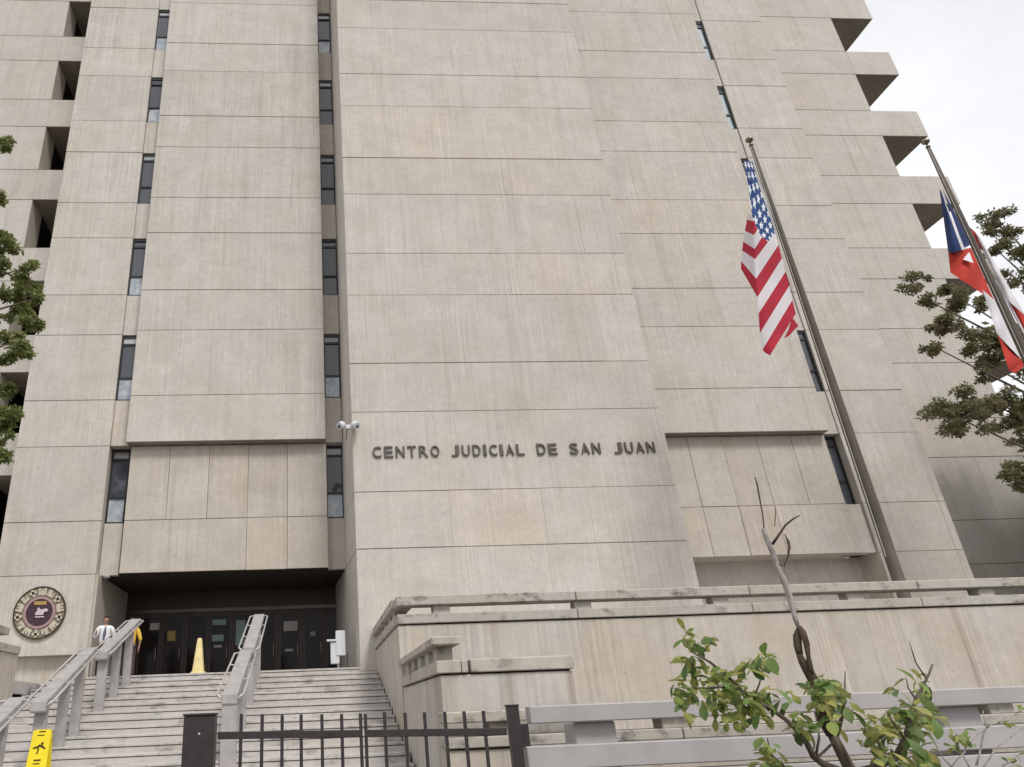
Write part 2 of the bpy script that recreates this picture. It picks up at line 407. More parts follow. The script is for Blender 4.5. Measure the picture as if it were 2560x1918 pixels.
# set-back wings with the open corner slots and projecting spandrel boxes
def wing(xw0, xw1, xs0, xs1, splits, Y=28.0):
    t = MB().box(xw0+.0, xw1-.0, Y+.06, 49.8, 1.0, TOP-.08).obj('wing_core', 'concrete', H)
    for n in range(8):
        lo, hi = B[n], A[n+1]
        xs = [xw0, (xw0+xw1)/2, xw1]
        for i in range(2):
            MB().box(xs[i]+(.0012 if i else 0), xs[i+1]-(0 if i else .0012), Y, Y+.065, lo+J, hi-J).obj('panel', 'concrete', t, bevel=.008)
        s = MB().box(xs0+.02, xs1-.02, Y+.05, 49.6, A[n]+.02, B[n]-.02).obj('spandrel_box', 'concrete', H)
        MB().box(xs0+.03, xs1-.03, Y+.063, 49.5, A[n]+.008, A[n]+.019).obj('soffit', 'soffit_shaded', s)
        for i in range(len(splits)-1):
            MB().box(splits[i]+.0015, splits[i+1]-.0015, Y-.002, Y+.06, A[n]+J, B[n]-J).obj('panel', 'concrete', s, bevel=.008)
    for i in range(2):
        MB().box(xs[i], xs[i+1]-.006, Y, Y+.065, 1.1, A[0]-J).obj('panel', 'concrete', t, bevel=.008)
wing(-17.4, -12.96, -20, -10.3, [-20, -17.4, -12.96, -10.3])
wing(25.9, 30.4, 23.16, 33.0, [23.16, 25.9, 30.4, 33.0])
for n in range(8):  # dark framed sheets added on the slot sides to imitate deep shade
    for xx in (-12.955, 25.895):
        w_ = MB().box(xx-.02, xx+.02, 29.25, 29.33, B[n]+.02, A[n+1]-.02).box(xx-.02, xx+.02, 29.33, 33.2, A[n+1]-.10, A[n+1]-.02).box(xx-.02, xx+.02, 29.33, 33.2, B[n]+.02, B[n]+.08).obj('slot_shade_frame', 'frame_dark', H)
        MB().box(xx-.01, xx+.01, 29.33, 33.2, B[n]+.08, A[n+1]-.10).obj('pane', 'door_glass', w_)  # dark sheet standing in for the shade inside the slot
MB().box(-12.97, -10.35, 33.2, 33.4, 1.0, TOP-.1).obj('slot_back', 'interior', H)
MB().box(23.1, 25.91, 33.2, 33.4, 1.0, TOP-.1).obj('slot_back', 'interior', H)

# entrance: header, doors, glazing
DY = 29.0
MB().box(-7.14, .98, DY-.02, DY+.30, 3.93, A[0]+.03).obj('door_header', 'door_bronze', H)
MB().box(-7.14, .98, DY-.10, DY+.04, 3.78, 3.93).obj('header_rail', 'header_metal', H, bevel=.01)
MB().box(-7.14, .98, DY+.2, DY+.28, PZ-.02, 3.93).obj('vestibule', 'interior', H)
DX = [-7.12, -6.62, -5.75, -4.88, -4.0, -3.13, -2.25, -1.4, -.5, .37, .96]
notices = {2: [('paper_yellow', .21, .51, 2.79, 3.15)], 1: [('paper', .41, .76, 3.2, 3.45)],
           4: [('paper_teal', .12, .62, 3.3, 3.5), ('paper_teal', .12, .55, 2.72, 2.95), ('paper', .2, .5, 2.5, 2.58)],
           5: [('paper_teal', .13, .48, 2.55, 3.45)], 7: [('paper', .2, .72, 3.0, 3.36), ('paper', .25, .55, 2.28, 2.36)], 8: [('paper_teal', .3, .5, 2.8, 2.95)]}
for i in range(len(DX)-1):
    a, b = DX[i], DX[i+1]
    f = MB().box(a+.006, a+.10, DY-.04, DY+.05, PZ, 3.78).box(b-.10, b-.006, DY-.04, DY+.05, PZ, 3.78).box(a+.10, b-.10, DY-.035, DY+.045, PZ, PZ+.28).box(a+.10, b-.10, DY-.035, DY+.045, 3.62, 3.78)
    d = f.obj('door', 'door_bronze', H)
    MB().box(a+.10, b-.10, DY, DY+.02, PZ+.28, 3.62).obj('pane', 'door_glass', d)
    if b-a > .7: MB().tube([(b-.17, DY-.04, 2.1), (b-.17, DY-.11, 2.13), (b-.17, DY-.11, 2.55), (b-.17, DY-.04, 2.58)], .014, 6).obj('handle', 'rail_tube', d, smooth=True)
    for m, l, r, z0, z1 in notices.get(i, []):
        MB().box(a+l, a+r, DY-.008, DY-.003, z0, z1).obj('notice', m, d)
# small round lights under the overhangs
def soffit_light(x, y, z, lab):
    o = MB().lathe([(.11, -.10), (.13, -.06), (.13, -.01), (.09, 0)], (x, y, z)).obj('soffit_light', 'sill_light', None, smooth=True)
    tag(o, lab, 'light', 'round fittings under the overhangs')
soffit_light(-6.98, 25.25, A[0]-.002+.03, 'small round light fitting under the overhang at the left of the doors')
soffit_light(19.1, 25.4, A[0], 'small round light fitting under the overhang beside the flagpole')

# ------------------------------------------------------------------ lettering on the tower
SG = thing('wall_lettering', 'dark metal letters CENTRO JUDICIAL DE SAN JUAN on the central tower', 'lettering', (6.5, 21.95, 7.45))
def glyph(ch):
    cu = bpy.data.curves.new('glyph', 'FONT'); cu.body = ch; cu.size = 1; cu.extrude = .028; cu.offset = .006; cu.resolution_u = 4
    o = bpy.data.objects.new('glyph', cu); COL.objects.link(o)
    me = bpy.data.meshes.new_from_object(o.evaluated_get(bpy.context.evaluated_depsgraph_get()))
    bpy.data.objects.remove(o); bpy.data.curves.remove(cu)
    xs = [v.co.x for v in me.vertices]; ys = [v.co.y for v in me.vertices]
    return me, min(xs), max(xs), min(ys), max(ys)
gl = {}
for word, x0, x1 in (('CENTRO', 1.89, 4.05), ('JUDICIAL', 4.44, 6.83), ('DE', 7.25, 7.92), ('SAN', 8.34, 9.36), ('JUAN', 9.82, 11.19)):
    ws = []
    for ch in word:
        if ch not in gl: gl[ch] = glyph(ch)
        ws.append(.42 if ch == 'I' else 1.0)
    wI = .10
    n_full = sum(1 for c in word if c != 'I'); n_i = len(word)-n_full
    gap = .095; lw = (x1-x0 - gap*(len(word)-1) - wI*n_i)/n_full
    x = x0
    for ch in word:
        me0, a, b, c, d = gl[ch]; w = wI if ch == 'I' else lw
        me = me0.copy(); me.materials.clear(); me.materials.append(M['letter_bronze'])
        for v in me.vertices:
            u = (v.co.x-a)/(b-a); vv = (v.co.y-c)/(d-c)
            v.co = Vector((x+u*w, 21.968-v.co.z*.9, 7.45+vv*.375))
        me.update()
        o = bpy.data.objects.new('letter', me); COL.objects.link(o); link(o, SG)
        x += w+gap

# ------------------------------------------------------------------ round seal on the left pier
SC = (-8.83, 3.38); SY = 24.79
SE = thing('wall_seal', 'round carved seal with purple centre mounted on the left pier', 'emblem', (SC[0], SY, SC[1]-.82))
MB().disc(SC, .82, SY-.05, SY, 56).obj('backing_disc', 'seal_dark', SE, clean=True)
MB().disc(SC, .82, SY-.075, SY-.045, 56, .785).obj('rim', 'ink', SE, clean=True)
MB().disc(SC, .50, SY-.085, SY-.05, 48, .42).obj('inner_ring', 'seal_pink', SE, clean=True)
MB().disc(SC, .42, SY-.062, SY-.05, 48).obj('centre_disc', 'seal_purple', SE, clean=True)
for k in range(14):                                        # alternating castles, crosses and banners round the border
    w = 2*math.pi*k/14 + .2; m = MB(); kind = k % 3
    shapes = {0: [(-.12, .12, -.11, .02), (-.12, -.06, .02, .11), (-.03, .03, .02, .09), (.06, .12, .02, .11)],
              1: [(-.04, .04, -.12, .12), (-.11, .11, -.02, .06)], 2: [(-.11, .11, -.10, -.02), (-.09, .02, -.02, .11), (.05, .11, -.02, .06)]}[kind]
    ux, uz = math.cos(w), math.sin(w); cx, cz = SC[0]+ux*.645, SC[1]+uz*.645
    for a, b, c, d in shapes:
        P = [(cx - uz*s_*-1 + ux*t_, cz + ux*s_*-1 + uz*t_) for s_, t_ in ((a, c), (b, c), (b, d), (a, d))]
        m.add([(x, SY-.09, z) for x, z in P] + [(x, SY-.05, z) for x, z in P], [(0, 1, 2, 3), (0, 4, 5, 1), (1, 5, 6, 2), (2, 6, 7, 3), (3, 7, 4, 0)])
    m.obj('border_figure', 'seal_cream', SE, clean=True)
MB().box(SC[0]-.20, SC[0]+.19, SY-.085, SY-.06, SC[1]+.23, SC[1]+.35).obj('gold_panel', 'seal_gold', SE, bevel=.01)
lamb = [(-.12, -.08), (.13, -.08), (.16, .02), (.24, .02), (.27, .08), (.20, .12), (.12, .10), (.02, .09), (-.02, .15), (-.07, .13), (-.06, .06), (-.10, .02)]
MB().add([(SC[0]+x, SY-.09, SC[1]+z) for x, z in lamb]+[(SC[0]+x, SY-.06, SC[1]+z) for x, z in lamb], [tuple(range(12))]+[(i, 12+i, 12+(i+1) % 12, (i+1) % 12) for i in range(12)]).obj('lamb', 'seal_white', SE, clean=True)
MB().box(SC[0]-.11, SC[0]+.17, SY-.09, SY-.06, SC[1]-.16, SC[1]-.12).obj('book', 'seal_white', SE, bevel=.005)

# ------------------------------------------------------------------ stairs and platform
NST, SR, ST, Y0 = 18, .1575, .596, 22.0
XL, XR = -7.38, 1.70
struct(MB().box(-7.45, 1.9, Y0+.5, 29.3, PZ-.3, PZ-.004).obj('entrance_platform', 'paving'))
SS = thing('entrance_stairs', 'broad flight of stained pale stone steps rising to the doors', 'stairs', (-2.8, 16, GZ))
for i in range(NST):
    top = PZ - SR*i; yf = Y0 - ST*i; yb = yf + ST + (.2 if i else .52)
    cuts = [XL] + sorted(XL + (XR-XL)*(k+rnd.uniform(-.12, .12))/4 for k in (1, 2, 3)) + [XR]
    st = MB().box(XL+.002, XR-.002, yf+.03, yb, top-SR-.03, top-.064).obj('step', 'step_stone', SS)
    for a, b in zip(cuts[:-1], cuts[1:]):
        dz = rnd.uniform(-.004, .004)
        MB().box(a+.003, b-.003, yf+.012+rnd.uniform(-.005, .005), yb, top-.05, top+dz).obj('tread', 'step_stone', st, bevel=.007)

# ------------------------------------------------------------------ terrace walls with open coping
def parapet(root, path_boxes): pass
def coping_run(root, axis, fixed, a, b, zl0, zl1, zc0, zc1, thick, spacing, first, proud=.05, seg=3.4, cap=True, side=1):
    """ledge, stub blocks and cap along x (axis 'x', front at y=fixed) or along y (front at x=fixed)"""
    def bx(u0, u1, d0, d1, z0, z1):
        m = MB()
        if axis == 'x': return m.box(u0, u1, fixed+d0, fixed+d1, z0, z1)
        return m.box(fixed+side*d0 if side > 0 else fixed-d1, fixed+side*d1 if side > 0 else fixed-d0, u0, u1, z0, z1)
    n = max(1, round((b-a)/seg))
    for i in range(n):
        u0, u1 = a+(b-a)*i/n, a+(b-a)*(i+1)/n
        bx(u0+(.008 if i else 0), u1-(.008 if i < n-1 else 0), -proud, thick, zl0, zl1).obj('ledge', 'coping', root, bevel=.012)
        if cap: bx(u0+(.01 if i else 0), u1-(.01 if i < n-1 else 0), -proud-.04, thick+.02, zc0, zc1).obj('cap', 'coping', root, bevel=.014)
    u = a+first
    while u < b-.2 and cap:
        bx(u, u+.36, .02, thick-.04, zl1, zc0).obj('stub', 'coping', root, bevel=.008)
        u += spacing
UT = thing('terrace_wall', 'long upper terrace wall with open coping right of the stairs, flagpoles behind it', 'wall', (8, 15.7, GZ))
MB().box(1.80, 43.9, 15.83, 16.1, 1.6, 1.695).obj('bed_joint', 'soffit_dark', UT)
MB().box(1.80, 2.08, 16.1, 22.0, 1.6, 1.697).obj('bed_joint', 'soffit_dark', UT)
MB().box(1.72, 44, 15.75, 16.12, GZ, 1.662).obj('wall', 'terrace_concrete', UT, bevel=.01)
MB().box(1.722, 2.1, 16.12, 22.02, GZ, 1.664).obj('side_wall', 'terrace_concrete', UT)
coping_run(UT, 'x', 15.75, 1.70, 44, 1.69, 1.88, 2.05, 2.24, .36, 3.05, .78, seg=3.9)
coping_run(UT, 'y', 1.72, 16.16, 21.94, 1.693, 1.882, 2.052, 2.236, .34, 1.1, .5, seg=2.9)
struct(MB().box(2.1, 44, 16.1, 29.2, .8, 1.1).obj('terrace_floor', 'step_stone'))
LT = thing('terrace_wall', 'lower stepped terrace wall beside the stairs with its front cap broken off', 'wall', (2.7, 11, GZ))
MB().box(1.83, 3.64, 11.0, 15.70, .40, .495).obj('bed_joint', 'soffit_dark', LT)
MB().box(1.75, 3.66, 10.95, 15.72, GZ, .465).obj('wall', 'terrace_grey', LT, bevel=.01)
coping_run(LT, 'y', 1.75, 10.90, 15.68, .49, .66, .87, .985, .30, .92, .35, seg=2.4)
MB().box(2.06, 2.15, 10.905, 11.3, .49, .655).obj('ledge', 'coping', LT, bevel=.01)
MB().box(2.19, 3.68, 10.90, 11.3, .49, .668).obj('ledge', 'coping', LT, bevel=.012)
FT = thing('terrace_wall', 'low front planter wall behind the grey rail fence', 'wall', (8, 10.3, GZ))
MB().box(1.74, 29.9, 10.42, 10.7, -.6, -.435).obj('bed_joint', 'soffit_dark', FT)
MB().box(1.66, 30, 10.34, 10.72, GZ, -.462).obj('wall', 'terrace_concrete', FT, bevel=.01)
coping_run(FT, 'x', 10.34, 1.64, 30, -.44, -.31, -.145, -.01, .36, 2.3, .62, seg=3.1)
WT = thing('terrace_wall', 'terrace wall with open coping at the left edge beyond the handrails', 'wall', (-7.6, 17, GZ))
MB().box(-7.75, -7.40, 15.7, 19.7, GZ, 1.69).obj('side_wall', 'terrace_concrete', WT, bevel=.01)
MB().box(-30, -7.76, 15.7, 16.05, GZ, 1.688).obj('wall', 'terrace_concrete', WT, bevel=.01)
MB().box(-7.74, -7.36, 18.72, 19.7, 1.693, 1.878).obj('ledge', 'coping', WT, bevel=.012)
coping_run(WT, 'y', -7.40, 15.7, 18.7, 1.693, 1.88, 2.05, 2.23, .34, 1.2, .5, seg=2.2, side=-1)
coping_run(WT, 'x', 15.68, -30, -7.80, 1.69, 1.88, 2.05, 2.24, .34, 3.0, 1.0, seg=3.5)
struct(MB().box(-30, -7.45, 16.0, 29.2, .8, 1.1).obj('terrace_floor', 'step_stone'))

# ------------------------------------------------------------------ stair rails
def step_z(y):
    i = math.ceil((Y0-y)/ST - 1e-6); return PZ - SR*max(0, i)
def stair_rail(x, segs, label, w=.14, endpost=None):
    t = thing('stair_rail', label, 'handrail', (x, segs[0][0], step_z(segs[-1][2])))
    for (ya, za, yb, zb, posts) in segs:
        n = Vector((0, -(za-zb), (ya-yb))).normalized()
        def P(y, z, off): return (y+n.y*off, z+n.z*off)
        prof = [P(ya, za, 0), P(yb, zb, 0), (yb, zb-.17), (yb+.04, zb-.20), P(ya, za, -.10)]
        MB().extr(prof, x-w, x+w).obj('plate', 'rail_paint', t, bevel=.012)
        for sgn in (-1, 1):
            xx = x+sgn*(w+.10)
            k = [(1-q)*1.0 for q in (0, 1)]
            L = lambda f, dz: (xx, ya+(yb-ya)*f, za+(zb-za)*f+dz)
            tb = MB().tube([(x+sgn*w, ya-.12, za-.06), L(.05, -.03), L(.5, -.03), L(.97, -.03), (x+sgn*w, yb+.02, zb-.08)], .021, 8).obj('tube', 'rail_tube', t, smooth=True)
            for f in (.33, .66): MB().tube([L(f, -.03), (x+sgn*(w-.01), ya+(yb-ya)*f, za+(zb-za)*f-.05)], .011, 6).obj('bracket', 'rail_tube', tb)
        for py, pw in posts:
            f = (py-ya)/(yb-ya); zt = za+(zb-za)*f-.12
            MB().box(x-pw, x+pw, py-.05, py+.05, step_z(py)-.005, zt).obj('post', 'rail_paint', t, bevel=.008)
    return t
stair_rail(-5.06, [(21.75, 2.72, 18.55, 1.60, [(18.8, .115), (20.0, .10), (21.2, .10)]), (17.65, 1.62, 14.75, .45, [(15.0, .115), (16.2, .10), (17.1, .10)]),
                   (13.7, .50, 11.6, -.36, [(12.2, .1), (13.2, .1)])], 'grey stair rail left of the cone, passing in front of two people')
stair_rail(-1.60, [(21.75, 2.74, 18.55, 1.58, [(18.8, .115), (20.0, .10), (21.2, .10)]), (17.85, 1.46, 14.75, .45, [(14.83, .145), (16.2, .10), (17.1, .10)])],
           'grey stair rail down the middle of the steps, right of the cone', w=.145)

# ------------------------------------------------------------------ grey rail fence and black gate
FE = thing('rail_fence', 'pale grey concrete rail fence along the front right', 'fence', (6, 9, GZ))
for a, b in ((2.42, 9.6), (9.62, 17.), (17.02, 26)):
    MB().box(a, b, 8.95, 9.13, -.165, .02).obj('beam', 'fence_paint', FE, bevel=.012)
for a, b in ((2.33, 9.6), (9.62, 17.), (17.02, 26)):
    MB().box(a, b, 8.93, 9.15, -.63, -.39).obj('beam', 'fence_paint', FE, bevel=.012)
    MB().box(a, b, 8.94, 9.14, -1.25, -.68).obj('beam', 'fence_paint', FE, bevel=.012)
for x in (2.96, 7.42, 11.9, 16.4, 20.9):
    MB().box(x, x+.49, 9.10, 9.5, GZ, -.17).obj('pier', 'fence_paint', FE, bevel=.015)
GT = thing('gate', 'black iron picket gate in two leaves at the foot of the stairs', 'gate', (.5, 8.9, GZ))
GY = 8.9
def gz(x): return .055 - .026*(x+.8)
px = [-.83, -.60, -.38, -.17, .06, .28, .49, .545, .76, .99, 1.21, 1.44, 1.66, 1.88]
for i, x in enumerate(px):
    MB().box(x-.018, x+.018, GY-.018, GY+.018, -1.52, gz(x)+rnd.uniform(-.01, .01)).obj('picket', 'black_iron', GT, bevel=.004)
for x0, x1 in ((-1.08, .505), (.53, 2.12)):
    for dz, h in ((-.245, .075), (-1.42, .06)):
        z0, z1 = gz(x0)+dz, gz(x1)+dz
        MB().add([(x0, GY-.024, z0), (x1, GY-.024, z1), (x1, GY+.024, z1), (x0, GY+.024, z0), (x0, GY-.024, z0+h), (x1, GY-.024, z1+h), (x1, GY+.024, z1+h), (x0, GY+.024, z0+h)],
                 [(0, 3, 2, 1), (4, 5, 6, 7), (0, 1, 5, 4), (1, 2, 6, 5), (2, 3, 7, 6), (3, 0, 4, 7)]).obj('rail', 'black_iron', GT, bevel=.004)
GP = thing('gate_post', 'wide black metal gate pillar left of the picket gate', 'post', (-1.28, 8.9, GZ))
MB().box(-1.445, -1.11, 8.80, 9.05, GZ, .06).obj('body', 'black_iron', GP, bevel=.01)
MB().box(-1.455, -1.10, 8.79, 9.06, .06, .085).obj('cap', 'black_iron', GP, bevel=.006)
MB().ball((-1.27, 8.80, -.12), .014).obj('knob', 'rail_tube', GP, smooth=True)
GQ = thing('gate_post', 'black square iron gate post at the end of the grey fence', 'post', (2.21, 8.9, GZ))
MB().box(2.15, 2.275, 8.84, 8.965, GZ, .025).obj('body', 'black_iron', GQ, bevel=.006)
MB().box(2.143, 2.282, 8.833, 8.972, .025, .045).obj('cap', 'black_iron', GQ, bevel=.004)
MB().box(2.275, 2.40, 8.99, 9.02, -.40, -.16).obj('hinge_plate', 'black_iron', GQ, bevel=.003)

# ------------------------------------------------------------------ flagpoles and flags
def pole(x, y, ztop, label):
    t = thing('flagpole', label, 'flagpole', (x, y, 1.1), 'flagpoles on the terrace')
    MB().lathe([(.20, 0), (.20, .06), (.14, .10), (.135, 3), (.112, 8), (.075, 12.5), (.05, ztop-1.1)], (x, y, 1.1), 14).obj('shaft', 'pole_metal', t, smooth=True)
    MB().lathe([(.03, 0), (.07, .03), (.07, .06), (.025, .08), (.025, .16)], (x, y, ztop-.02), 12).obj('truck', 'finial', t, smooth=True)
    MB().ball((x, y, ztop+.24), .12, 14, (1, 1, .8)).obj('finial', 'finial', t, smooth=True)
    MB().tube([(x-.07, y-.05, ztop-.1), (x-.14, y-.06, 9), (x-.17, y-.06, 3.0)], .009, 5).obj('halyard', 'rope', t)
    return t
FX1, FX2, FY = .8195*17, 1.167*17, 17.0
pole(FX1, FY, 15.9, 'tall tapered metal flagpole carrying the striped flag with stars')
pole(FX2, FY, 15.9, 'tall metal flagpole at the right edge carrying the flag with a blue triangle')
def interp(tab, u):
    for (a, p), (b, q_) in zip(tab[:-1], tab[1:]):
        if u <= b:
            f = (u-a)/(b-a); return tuple(x+(y-x)*f for x, y in zip(p, q_))
    return tab[-1][1]
def sm(tab, u, e=.03):
    ps = [interp(tab, min(1, max(0, u+d))) for d in (-e, -e/2, 0, e/2, e)]
    return tuple(sum(c)/5 for c in zip(*ps))
def us_flag():
    z = lambda x, y: (1800+x/2.858, 330+y/2.858)
    Rt = [(0, (228, 205)), (.2, (285, 400)), (.54, (395, 718)), (.615, (418, 805)), (.69, (442, 900)), (.77, (468, 1000)), (.846, (500, 1092)), (.923, (516, 1200)), (1, (545, 1310))]
    Ft = [(0, (172, 195)), (.1, (185, 300)), (.2, (212, 440)), (.27, (222, 560)), (.31, (243, 655)), (.385, (243, 735)), (.46, (248, 840)), (.54, (250, 900)), (.615, (258, 1050)), (.69, (268, 1180)), (.77, (276, 1295)), (.846, (284, 1440)), (.923, (298, 1565)), (1, (365, 1602))]
    Et = [(0, (166, 190)), (.2, (206, 440)), (.27, (202, 560)), (.31, (190, 640)), (.385, (178, 705)), (.46, (165, 785)), (.54, (158, 845)), (.615, (150, 925)), (.70, (150, 988)), (1, (150, 990))]
    cf = lambda u: 1.0 if u < .3 else max(.30, 1-(u-.3)/.24*.66)
    m = MB(); uvs = []; NU, NM, NF = 78, 16, 7
    rows = []
    for i in range(NU+1):
        u = i/NU; r, f, e = sm(Rt, u), sm(Ft, u), sm(Et, u)
        row = []
        for j in range(NM+1):
            w = j/NM; k = cf(u)
            v = .4*w/k if w <= k else .4+(w-k)/(1-k)*.3
            if u < .3: v = .4*w*(1.0 if u > .22 else .96)
            x, y = r[0]+(f[0]-r[0])*w, r[1]+(f[1]-r[1])*w
            dy = -.75*math.sin(w*1.5)+.10*math.sin(w*9+u*4)*w + .05*math.sin(u*17+w*5)
            row.append((at(*z(x, y), FY-.05+dy), (u, v)))
        if .27 <= u <= .695:
            vf = row[-1][1][1]
            for j in range(1, NF+1):
                w = j/NF; x, y = f[0]+(e[0]-f[0])*w, f[1]+(e[1]-f[1])*w
                dy = -.75*math.sin(1.5)+.10*math.sin(9+u*4)+.05*math.sin(u*17+5) + .8*w + .06*math.sin(w*6+u*9)
                row.append((at(*z(x, y), FY-.05+dy), (u, max(.42, vf)+.3*w)))
        rows.append(row)
    idx = []
    for row in rows:
        idx.append([]);
        for p, t in row: idx[-1].append(len(m.v)); m.v.append(tuple(p)); uvs.append(t)
    for i in range(NU):
        for j in range(min(len(rows[i]), len(rows[i+1]))-1):
            m.f.append([idx[i][j], idx[i][j+1], idx[i+1][j+1], idx[i+1][j]]); m.mi.append(0)
    t = thing('flag', 'star-spangled red, white and blue flag hanging limp from the left flagpole', 'flag', (FX1, FY, 10))
    o = m.obj('cloth', 'flag_stars', t, smooth=True)
    ul = o.data.uv_layers.new(name='UVMap')
    for lp_ in o.data.loops: ul.data[lp_.index].uv = uvs[lp_.vertex_index]
    e = [at(*z(x, y), FY-.35) for x, y in ((520, 1330), (560, 1385), (500, 1450), (465, 1470), (500, 1400))]
    MB().add(e + [p+Vector((0, .05, 0)) for p in e], [(0, 1, 4), (1, 2, 4), (2, 3, 4), (5, 6, 9), (6, 7, 9), (7, 8, 9)]).obj('torn_hem', 'flag_crimson', t)
    MB().tube([at(*z(x, y), FY-.08) for x, y in ((226, 190), (330, 470), (405, 730), (440, 850), (530, 1140))], .016, 6).obj('hoist_rope', 'rope', t)
us_flag()
def pr_flag():
    z = lambda x, y: (2260+x/2.63, 330+y/2.63)
    t = thing('flag', 'flag with blue triangle and red and white stripes drooping round the right flagpole', 'flag', (FX2, FY, 9))
    m = MB()
    def patch(mat, q4, bulge=.0, n=12, y0=0., y1=0.):
        """bilinear cloth patch, corners as photo points; y0/y1 lean of its two long sides"""
        m.m = mat; b = len(m.v); a_, b_, c_, d_ = q4
        for i in range(n+1):
            for j in range(n+1):
                s_, w = i/n, j/n
                x = (a_[0]*(1-w)+b_[0]*w)*(1-s_)+(d_[0]*(1-w)+c_[0]*w)*s_; y = (a_[1]*(1-w)+b_[1]*w)*(1-s_)+(d_[1]*(1-w)+c_[1]*w)*s_
                dy = y0+(y1-y0)*w - bulge*math.sin(math.pi*w) + .05*math.sin(x*.031+y*.018)
                m.v.append(tuple(at(*z(x, y), FY+dy)))
        for i in range(n):
            for j in range(n):
                k = b+i*(n+1)+j; m.f.append([k, k+1, k+n+2, k+n+1]); m.mi.append(mat)
    BL, WH, RD = 0, 1, 2
    patch(BL, ((232, 370), (246, 395), (385, 778), (292, 800)), .15, y0=-.25, y1=-.5)             # triangle, outer fold
    patch(WH, ((238, 380), (252, 415), (402, 772), (380, 776)), .02, y0=-.52, y1=-.45)            # pale edge
    patch(BL, ((250, 370), (330, 520), (440, 740), (395, 765)), .05, y0=-.40, y1=-.1)             # triangle, inner fold
    patch(RD, ((290, 792), (440, 762), (600, 1120), (305, 925)), .18, y0=-.3, y1=-.15)
    patch(RD, ((305, 920), (470, 985), (600, 1112), (510, 1048)), .05, y0=-.3, y1=-.15)
    patch(WH, ((515, 1035), (600, 1112), (772, 1495), (612, 1330)), .12, y0=-.35, y1=-.12)
    patch(RD, ((612, 1325), (680, 1405), (772, 1498), (690, 1568)), .1, y0=-.35, y1=-.12)
    patch(RD, ((690, 1566), (772, 1495), (790, 1540), (735, 1585)), .02, y0=-.35, y1=-.12)
    patch(WH, ((462, 655), (505, 700), (805, 1215), (650, 1080)), .10, y0=.16, y1=.10)
    patch(RD, ((650, 1070), (805, 1205), (840, 1345), (800, 1320)), .08, y0=.16, y1=.10)
    patch(RD, ((425, 620), (470, 660), (520, 780), (480, 760)), .02, y0=.17, y1=.15)
    patch(WH, ((650, 1075), (690, 1110), (830, 1380), (790, 1340)), .02, y0=.14, y1=.1)
    patch(WH, ((388, 838), (425, 793), (432, 796), (457, 862)), .0, n=3, y0=-.50, y1=-.42)        # tip of the star
    m.obj('cloth', ['flag_blue', 'flag_white', 'flag_red'], t, smooth=True)
pr_flag()

# ------------------------------------------------------------------ small objects at the entrance
CN = thing('caution_cone', 'tall pale yellow caution cone on the platform left of the middle rail', 'cone', (-3.33, 22.3, PZ))
def sq(m, c, r0, z0, r1, z1, n=8):
    ring = lambda r, z: [(c[0]+r*(abs(math.cos(w))**.5*(1 if math.cos(w) > 0 else -1)), c[1]+r*(abs(math.sin(w))**.5*(1 if math.sin(w) > 0 else -1)), z) for w in [2*math.pi*(k+.5)/16 for k in range(16)]]
    return m.add(ring(r0, z0)+ring(r1, z1), [tuple(range(15, -1, -1)), tuple(range(16, 32))]+[(i, (i+1) % 16, 16+(i+1) % 16, 16+i) for i in range(16)])
sq(MB(), (-3.33, 22.3), .215, PZ-.002, .20, PZ+.05).obj('base', 'cone_yellow', CN, clean=True)
sq(MB(), (-3.33, 22.3), .165, PZ+.05, .065, PZ+.93).obj('body', 'cone_yellow', CN, clean=True)
sq(MB(), (-3.33, 22.3), .055, PZ+.93, .045, PZ+.95).obj('tip', 'cone_yellow', CN, clean=True)

SXc, SYc = -4.80, 14.42; sz = step_z(SYc)
WS = thing('wet_floor_sign', 'bright yellow folding wet floor sign on the steps at the lower left', 'sign', (SXc, SYc, sz))
for sgn, nm in ((-1, 'front_panel'), (1, 'rear_panel')):
    w0, w1, h = .175, .155, .79
    prof = lambda k: [(-w0, 0), (-w0+.05, 0), (-.06, .05), (.06, .05), (w0-.05, 0), (w0, 0), (w1, h-.03), (w1-.04, h), (-w1+.04, h), (-w1, h-.03)]
    P = prof(0); n = len(P)
    yb = lambda zz: SYc + sgn*(.16-.145*zz/h)
    m = MB().add([(SXc+x, yb(zz)-.011, sz+zz) for x, zz in P]+[(SXc+x, yb(zz)+.011, sz+zz) for x, zz in P], [tuple(range(n)), tuple(range(2*n-1, n-1, -1))]+[(i, n+i, n+(i+1) % n, (i+1) % n) for i in range(n)])
    pnl = m.obj(nm, 'sign_yellow', WS, clean=True)
    if sgn < 0:
        def ink(pts):
            k = len(pts)
            MB().add([(SXc+x, yb(zz)-.0145, sz+zz) for x, zz in pts]+[(SXc+x, yb(zz)-.010, sz+zz) for x, zz in pts], [tuple(range(k))]+[(i, k+i, k+(i+1) % k, (i+1) % k) for i in range(k)]).obj('print', 'ink', pnl, clean=True)
        ink([(-.05, .745), (.06, .745), (.06, .765), (-.05, .765)]); ink([(-.07, .69), (.05, .69), (.05, .705), (-.07, .705)])
        ink([(-.11, .485), (-.02, .50), (.02, .535), (.0, .56), (-.04, .53), (-.11, .51)]); ink([(.0, .52), (.10, .475), (.11, .49), (.03, .555)])
        ink([(.02, .55), (.055, .55), (.065, .575), (.04, .595), (.015, .575)]); ink([(-.03, .50), (.0, .50), (-.005, .43), (-.03, .40), (-.045, .41), (-.025, .44)])
        ink([(-.06, .30), (.06, .30), (.06, .325), (-.06, .325)]); ink([(-.06, .25), (.05, .25), (.05, .268), (-.06, .268)])

